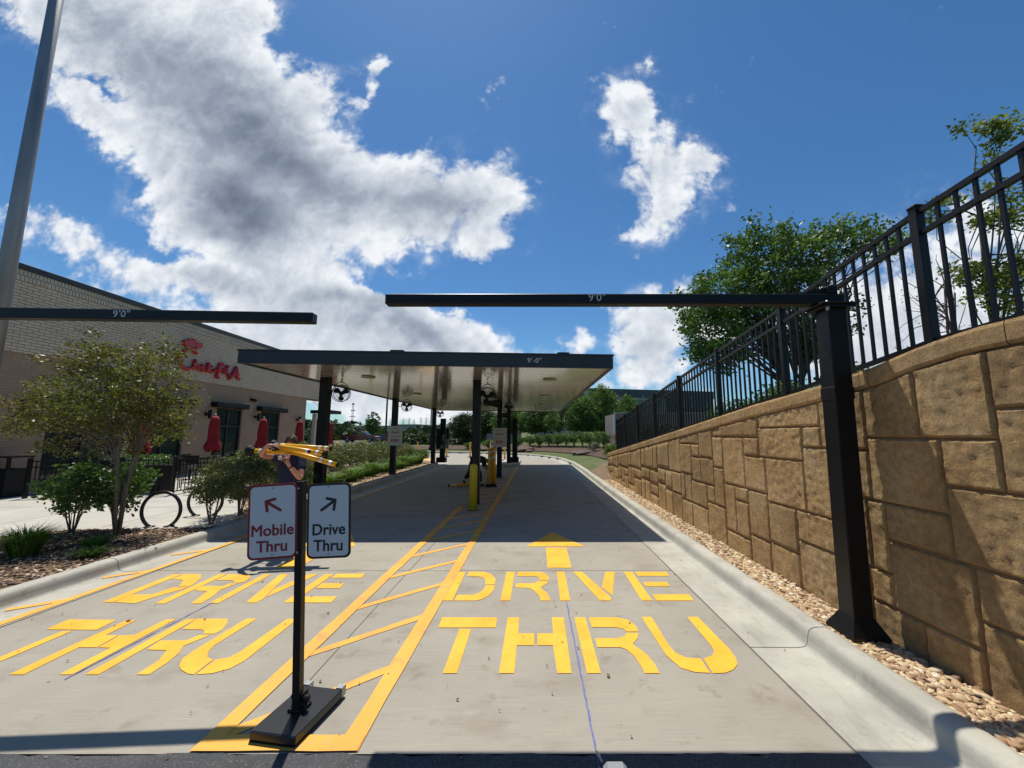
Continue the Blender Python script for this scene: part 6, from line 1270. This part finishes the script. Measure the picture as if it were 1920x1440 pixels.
def pickup():
    x0, y0, z0 = -27.9, 64, .345; t = thing('pickup_truck', 'dark red pickup truck parked beyond the hedge in the distance', 'pickup truck', (x0, y0, z0)); P_ = mat('truck_paint', (.13, .006, .018), .25, .3, coat=.8)
    def prof(mb, pts, w, ys=0):
        n = len(pts); vs = [(x0 + x, y0 - w, z0 + z) for x, z in pts] + [(x0 + x, y0 + w, z0 + z) for x, z in pts]; mb.add(vs, [tuple(reversed(range(n))), tuple(range(n, 2 * n))] + [(i, (i + 1) % n, n + (i + 1) % n, n + i) for i in range(n)])
    mb = MB(); arch = lambda cx, r: [(cx + r * math.cos(a), .38 + r * math.sin(a)) for a in [math.pi * k / 8 for k in range(9)]]
    low = [(-2.85, .48), (-2.9, .95), (-2.86, 1.14), (.62, 1.16), (1.75, 1.10), (2.55, 1.02), (2.82, .88), (2.86, .5), (2.75, .40)] + arch(1.85, .47) + [(1.3, .36), (-1.2, .36)] + arch(-1.75, .47) + [(-2.3, .42)]
    prof(mb, low, .98); mb.build('body', P_, t)
    mb = MB(); prof(mb, [(-1.15, 1.162), (-1.02, 1.70), (-.85, 1.78), (.35, 1.78), (.62, 1.70), (1.35, 1.165)], .80); mb.build('cab', P_, t)
    mb = MB()
    for s in (-1, 1):
        yy_ = y0 + s * .806; mb.add([(x0 + x, yy_, z0 + z) for x, z in ((-1.0, 1.22), (-.92, 1.66), (-.15, 1.68), (-.12, 1.22))], [(0, 1, 2, 3)]); mb.add([(x0 + x, yy_, z0 + z) for x, z in ((-.04, 1.22), (-.06, 1.68), (.48, 1.67), (1.05, 1.22))], [(0, 1, 2, 3)])
    mb.add([(x0 + .66, y0 - .7, z0 + 1.68), (x0 + .66, y0 + .7, z0 + 1.68), (x0 + 1.36, y0 + .76, z0 + 1.20), (x0 + 1.36, y0 - .76, z0 + 1.20)], [(0, 1, 2, 3)])
    mb.build('window', window_glass, t)
    for sx in (1.85, -1.75):
        for sy in (-.90, .90):
            q = Matrix.Translation((x0 + sx, y0 + sy, z0 + .38)) @ Matrix.Rotation(R(90), 4, 'X'); mb = MB(); mb.lathe((0, 0, 0), [(.25, -.12), (.37, -.11), (.38, 0), (.37, .11), (.25, .12)], 20, M=q); w = mb.build('wheel', black_matte, t); mb = MB(); mb.lathe((0, 0, 0), [(.01, -.125), (.22, -.124), (.22, .124), (.01, .125)], 16, M=q); mb.build('rim', steel, w)
    for sy in (-.75, .75): mb = MB(); mb.box(x0 + 2.76, x0 + 2.87, y0 + sy - .15, y0 + sy + .15, z0 + .72, z0 + .9, bev=.02); mb.build('headlight', hp, t)
    mb = MB(); mb.box(x0 + 2.86, x0 + 2.95, y0 - .9, y0 + .9, z0 + .40, z0 + .58, bev=.03); mb.build('bumper', steel, t)
pickup()
t = thing('parked_car', 'silver grey car just beyond the front of the red pickup', 'car', (-24.7, 66.5, .345)); mb = MB(); P_ = mat('car_silver', (.22, .20, .24), .3, .5)
def carprof(pts, w, name, m_, x0=-24.4, y0=66.6, z0=.345):
    mb = MB(); n = len(pts); mb.add([(x0 + x, y0 - w, z0 + z) for x, z in pts] + [(x0 + x, y0 + w, z0 + z) for x, z in pts], [tuple(reversed(range(n))), tuple(range(n, 2 * n))] + [(i, (i + 1) % n, n + (i + 1) % n, n + i) for i in range(n)]); return mb.build(name, m_, t)
carprof([(-2.2, .35), (-2.25, .8), (-1.6, .95), (1.1, .95), (2.1, .8), (2.25, .4)], .88, 'body', P_); carprof([(-1.5, .952), (-.9, 1.38), (.3, 1.40), (1.2, .952)], .72, 'cabin', window_glass)
for sx in (-1.4, 1.4):
    for sy in (-.8, .8): mb = MB(); mb.lathe((0, 0, 0), [(.2, -.1), (.32, -.09), (.32, .09), (.2, .1)], 16, M=Matrix.Translation((-24.4 + sx, 66.6 + sy, .345 + .32)) @ Matrix.Rotation(R(90), 4, 'X')); mb.build('wheel', black_matte, t)

# ================================================================== PEOPLE
class Sk:
    def __init__(s): s.n = []; s.e = []; s.i = {}
    def a(s, k, p, r, par=None):
        r = (r, r) if isinstance(r, (int, float)) else r; s.i[k] = len(s.n); s.n.append((*p, *r))
        if par is not None: s.e.append((s.i[par], s.i[k]))
        return s
    def mesh(s, name, m_, parent, sub=2): return skin_mesh(name, s.n, s.e, m_, parent, sub)
def add_hand(sk, wrist, key, d, palm_n, curl=.5, side=1):
    d = Vector(d).normalized(); n = Vector(palm_n); n = (n - d * n.dot(d)).normalized(); s_ = d.cross(n) * side; w = Vector(wrist)
    sk.a(key + 'p', w + d * .045, (.034, .018), key); sk.a(key + 'q', w + d * .085, (.038, .016), key + 'p')
    for j, (off, L_) in enumerate(((-.030, .068), (-.010, .078), (.010, .073), (.029, .056))):
        p = w + d * .095 + s_ * off; sk.a(key + 'f%d' % j, p, .0095, key + 'q'); c_ = curl
        for q in range(3):
            dd = (d * math.cos(c_) + n * math.sin(c_)); p = p + dd * L_ * (.42, .32, .26)[q]; sk.a(key + 'f%d%d' % (j, q), p, .0088 - .0008 * q, key + 'f%d' % j if q == 0 else key + 'f%d%d' % (j, q - 1)); c_ += curl
    p = w + d * .035 - s_ * .036; sk.a(key + 't', p, .012, key + 'p'); p2 = p - s_ * .018 + d * .032 + n * .012; sk.a(key + 't1', p2, .0105, key + 't'); sk.a(key + 't2', p2 + d * .026 + n * .014, .009, key + 't1')
def head_parts(t, c, face, hair_m, s=1., seed=1):
    """hair cap, eyes and ears round a head centre; face = unit vector the face looks along"""
    c = Vector(c); f = Vector(face).normalized(); q = f.to_track_quat('-Y', 'Z').to_matrix().to_4x4(); M_ = Matrix.Translation(c) @ q; r = random.Random(seed)
    n, mrow = 28, 14; V = []
    for j in range(mrow + 1):
        ph = math.pi * .62 * j / mrow
        for k in range(n):
            a = 2 * math.pi * k / n; fr = max(0, -math.sin(a)); cut = 1.0 if fr < .3 else 1 - .48 * fr
            p_ = ph * cut; rad = 1.0 + .05 * math.sin(a * 5 + j * .9) + r.uniform(-.02, .02)
            V.append(M_ @ Vector((.082 * s * rad * math.sin(p_) * math.cos(a), (.099 * rad * math.sin(p_) * math.sin(a) + .006) * s, (.012 + .118 * rad * math.cos(p_)) * s)))
    mb = MB(); mb.add(V, [(j * n + k, j * n + (k + 1) % n, (j + 1) * n + (k + 1) % n, (j + 1) * n + k) for j in range(mrow) for k in range(n)], True); mb.build('hair', hair_m, t)
    for sx in (-.031, .031):
        mb = MB(); mb.lathe((0, 0, 0), [(.002, -.010), (.008, -.006), (.010, 0), (.008, .006), (.002, .010)], 10, M=M_ @ Matrix.Translation((sx * s, -.083 * s, .012 * s))); mb.build('eye', black_matte, t)
def head_nodes(sk, neck, c, f, par):
    c = Vector(c); f = Vector(f).normalized(); up = Vector((0, 0, 1)); up = (up - f * up.dot(f)).normalized()
    sk.a('jaw', c - up * .062 + f * .022, (.052, .056), par); sk.a('face', c - up * .012 + f * .012, (.070, .078), 'jaw'); sk.a('cran', c + up * .045 - f * .004, (.072, .084), 'face'); sk.a('crown', c + up * .085 - f * .008, (.045, .05), 'cran')
    sk.a('nose', c - up * .012 + f * .104, .012, 'face')
    rt = f.cross(up)
    for i, s in enumerate((-1, 1)): sk.a('ear%d' % i, c - up * .012 + rt * .083 * s, (.012, .020), 'face')
def person_standing():
    X, Y = -3.63, 5.98; t = thing('person', 'person in a navy shirt standing in the left lane carrying yellow tubes across the chest', 'person', (X, Y, 0))
    f = Vector((.25, -.85, -.42)); sk = Sk(); sk.a('pel', (X, Y, .90), (.145, .10)); sk.a('wa', (X, Y, 1.04), (.125, .09), 'pel'); sk.a('ch', (X + .005, Y - .02, 1.23), (.145, .10), 'wa'); sk.a('nb', (X + .01, Y - .03, 1.36), (.06, .055), 'ch'); sk.a('nk', (X + .02, Y - .05, 1.415), (.050, .050), 'nb')
    hc = (X + .035, Y - .085, 1.515); head_nodes(sk, 'nk', hc, f, 'nk')
    sk.a('sr', (X - .165, Y - .02, 1.315), .052, 'ch'); sk.a('er', (-3.83, 5.60, 1.365), (.041, .041), 'sr'); sk.a('fr', (-3.75, 5.52, 1.435), (.036, .036), 'er'); sk.a('wr', (-3.655, 5.47, 1.505), (.026, .026), 'fr'); add_hand(sk, (-3.655, 5.47, 1.505), 'wr', (.93, .16, .05), (.1, .55, -.75), .42, 1)
    sk.a('sl', (X + .175, Y - .02, 1.31), .052, 'ch'); sk.a('el', (-3.375, 5.80, 1.02), (.042, .042), 'sl'); sk.a('fl', (-3.395, 5.68, 1.13), (.036, .036), 'el'); sk.a('wl', (-3.42, 5.57, 1.245), (.027, .027), 'fl'); add_hand(sk, (-3.42, 5.57, 1.245), 'wl', (-.22, -.02, .97), (-.1, .8, .1), .38, -1)
    for s, kx, ft in ((-1, -.01, -.06), (1, .01, .05)):
        k = 'lr'[s > 0]; sk.a('h' + k, (X + s * .085, Y, .84), (.085, .09), 'pel'); sk.a('k' + k, (X + s * .10 + kx, Y - .03, .47), (.056, .06), 'h' + k); sk.a('a' + k, (X + s * .105 + kx, Y + .03, .09), (.040, .042), 'k' + k); sk.a('hl' + k, (X + s * .105 + kx, Y + .05, .045), (.035, .035), 'a' + k); sk.a('t' + k, (X + s * .12 + kx, Y - .14, .035), (.042, .028), 'a' + k)
    sk.mesh('body', skin_mesh_mat, t)
    c = Sk(); c.a('pel', (X, Y, .74), (.180, .135)); c.a('hi', (X, Y, .88), (.172, .128), 'pel'); c.a('wa', (X, Y, 1.03), (.155, .115), 'hi'); c.a('ch', (X + .005, Y - .02, 1.23), (.165, .118), 'wa'); c.a('nb', (X + .01, Y - .03, 1.345), (.085, .075), 'ch'); c.a('nk', (X + .015, Y - .04, 1.385), (.062, .060), 'nb')
    c.a('sr', (X - .170, Y - .02, 1.31), .068, 'ch'); c.a('er', (-3.818, 5.76, 1.335), (.068, .068), 'sr'); c.a('sl', (X + .18, Y - .02, 1.305), .068, 'ch'); c.a('el', (-3.405, 5.85, 1.09), (.062, .062), 'sl'); c.mesh('shirt', navy_cloth, t)
    c = Sk(); c.a('pel', (X, Y, .90), (.150, .112)); c.a('wst', (X, Y, 1.02), (.140, .105), 'pel')
    for s in (-1, 1): k = 'lr'[s > 0]; c.a('h' + k, (X + s * .09, Y, .80), (.098, .105), 'pel'); c.a('k' + k, (X + s * .105, Y - .03, .47), (.074, .078), 'h' + k); c.a('a' + k, (X + s * .108, Y + .03, .11), (.062, .066), 'k' + k)
    c.mesh('trousers', black_cloth, t)
    for s in (-1, 1):
        c = Sk(); xx_ = X + s * .115; c.a('a', (xx_, Y + .05, .055), (.046, .05)); c.a('m', (xx_, Y - .05, .05), (.048, .045), 'a'); c.a('t', (xx_ + s * .008, Y - .15, .042), (.046, .036), 'm'); c.mesh('shoe', black_matte, t)
    head_parts(t, hc, f, hair_mat, 1.06, 2)
    mb = MB(); mb.lathe((0, 0, 0), [(.030, 0), (.030, .006), (.02, .009)], 18, M=Matrix.Translation((-3.705, 5.825, 1.315)) @ Matrix.Rotation(R(82), 4, 'X')); mb.build('badge', reflective, t)
    mb = MB(); mb.torus((0, 0, 0), .033, .009, 'z', 20, 6); q = Matrix.Translation((-3.405, 5.605, 1.215)) @ Vector((-.4, -1, .9)).to_track_quat('Z', 'Y').to_matrix().to_4x4(); mb.v = [tuple(q @ Vector(v)) for v in mb.v]; mb.build('watch', black_matte, t)
skin_mesh_mat = skin_mat
person_standing()
def person_bending():
    X, Y = -1.95, 12.95; t = thing('person', 'person in dark clothes bending down behind the nearest centre column, gathering yellow tubes', 'person', (X, Y, 0))
    f = Vector((.75, -.1, -.6)); sk = Sk(); sk.a('pel', (-1.95, Y, .78), (.11, .145)); sk.a('wa', (-1.83, Y, .86), (.10, .13), 'pel'); sk.a('ch', (-1.66, Y, .87), (.11, .15), 'wa'); sk.a('nb', (-1.54, Y, .84), (.055, .06), 'ch'); sk.a('nk', (-1.50, Y - .01, .82), .05, 'nb')
    hc = (-1.42, Y - .02, .77); head_nodes(sk, 'nk', hc, f, 'nk')
    for s in (-1, 1):
        k = 'lr'[s > 0]; sk.a('s' + k, (-1.62, Y + s * .17, .84), .052, 'ch'); sk.a('e' + k, (-1.56, Y + s * .14 - .02, .58), .042, 's' + k); w = Vector((-1.40 + .02 * s, Y - .06 + s * .07, .62 + .1 * s)); sk.a('w' + k, w, .027, 'e' + k); add_hand(sk, w, 'w' + k, (.9, -.2, .1), (0, -s * .8, 0), .5, s)
    sk.a('hl', (-1.97, Y - .09, .72), .09, 'pel'); sk.a('kl', (-1.72, Y - .12, .45), .058, 'hl'); sk.a('al', (-1.70, Y - .10, .09), .041, 'kl'); sk.a('tl', (-1.55, Y - .11, .035), (.04, .03), 'al')
    sk.a('hr', (-1.99, Y + .09, .72), .09, 'pel'); sk.a('kr', (-2.04, Y + .08, .42), .058, 'hr'); sk.a('ar', (-2.26, Y + .06, .20), .041, 'kr'); sk.a('tr', (-2.19, Y + .06, .05), (.04, .03), 'ar')
    sk.mesh('body', skin_mat, t)
    c = Sk(); c.a('pp', (-2.02, Y, .76), (.145, .18)); c.a('pel', (-1.95, Y, .80), (.14, .175), 'pp'); c.a('wa', (-1.83, Y, .86), (.135, .165), 'pel'); c.a('ch', (-1.66, Y, .86), (.135, .175), 'wa'); c.a('nb', (-1.56, Y, .84), (.08, .085), 'ch')
    for s in (-1, 1): k = 'lr'[s > 0]; c.a('s' + k, (-1.62, Y + s * .175, .83), .068, 'ch'); c.a('e' + k, (-1.57, Y + s * .15, .60), .062, 's' + k)
    c.mesh('shirt', black_cloth, t)
    c = Sk(); c.a('pel', (-1.97, Y, .80), (.12, .15)); c.a('wst', (-1.84, Y, .86), (.115, .14), 'pel'); c.a('hl', (-1.95, Y - .09, .72), .130, 'pel'); c.a('kl', (-1.73, Y - .12, .44), .085, 'hl'); c.a('al', (-1.71, Y - .10, .13), .07, 'kl'); c.a('hr', (-1.99, Y + .09, .71), .125, 'pel'); c.a('kr', (-2.06, Y + .08, .42), .085, 'hr'); c.a('ar', (-2.23, Y + .06, .22), .065, 'kr'); c.mesh('trousers', black_cloth, t)
    c = Sk(); c.a('a', (-2.27, Y + .06, .19), .046); c.a('t', (-2.19, Y + .06, .05), (.045, .04), 'a'); c.mesh('shoe', black_matte, t); c = Sk(); c.a('a', (-1.73, Y - .10, .055), .046); c.a('t', (-1.55, Y - .11, .045), (.045, .036), 'a'); c.mesh('shoe', black_matte, t)
    head_parts(t, hc, f, hair_mat, 1.05, 5)
person_bending()
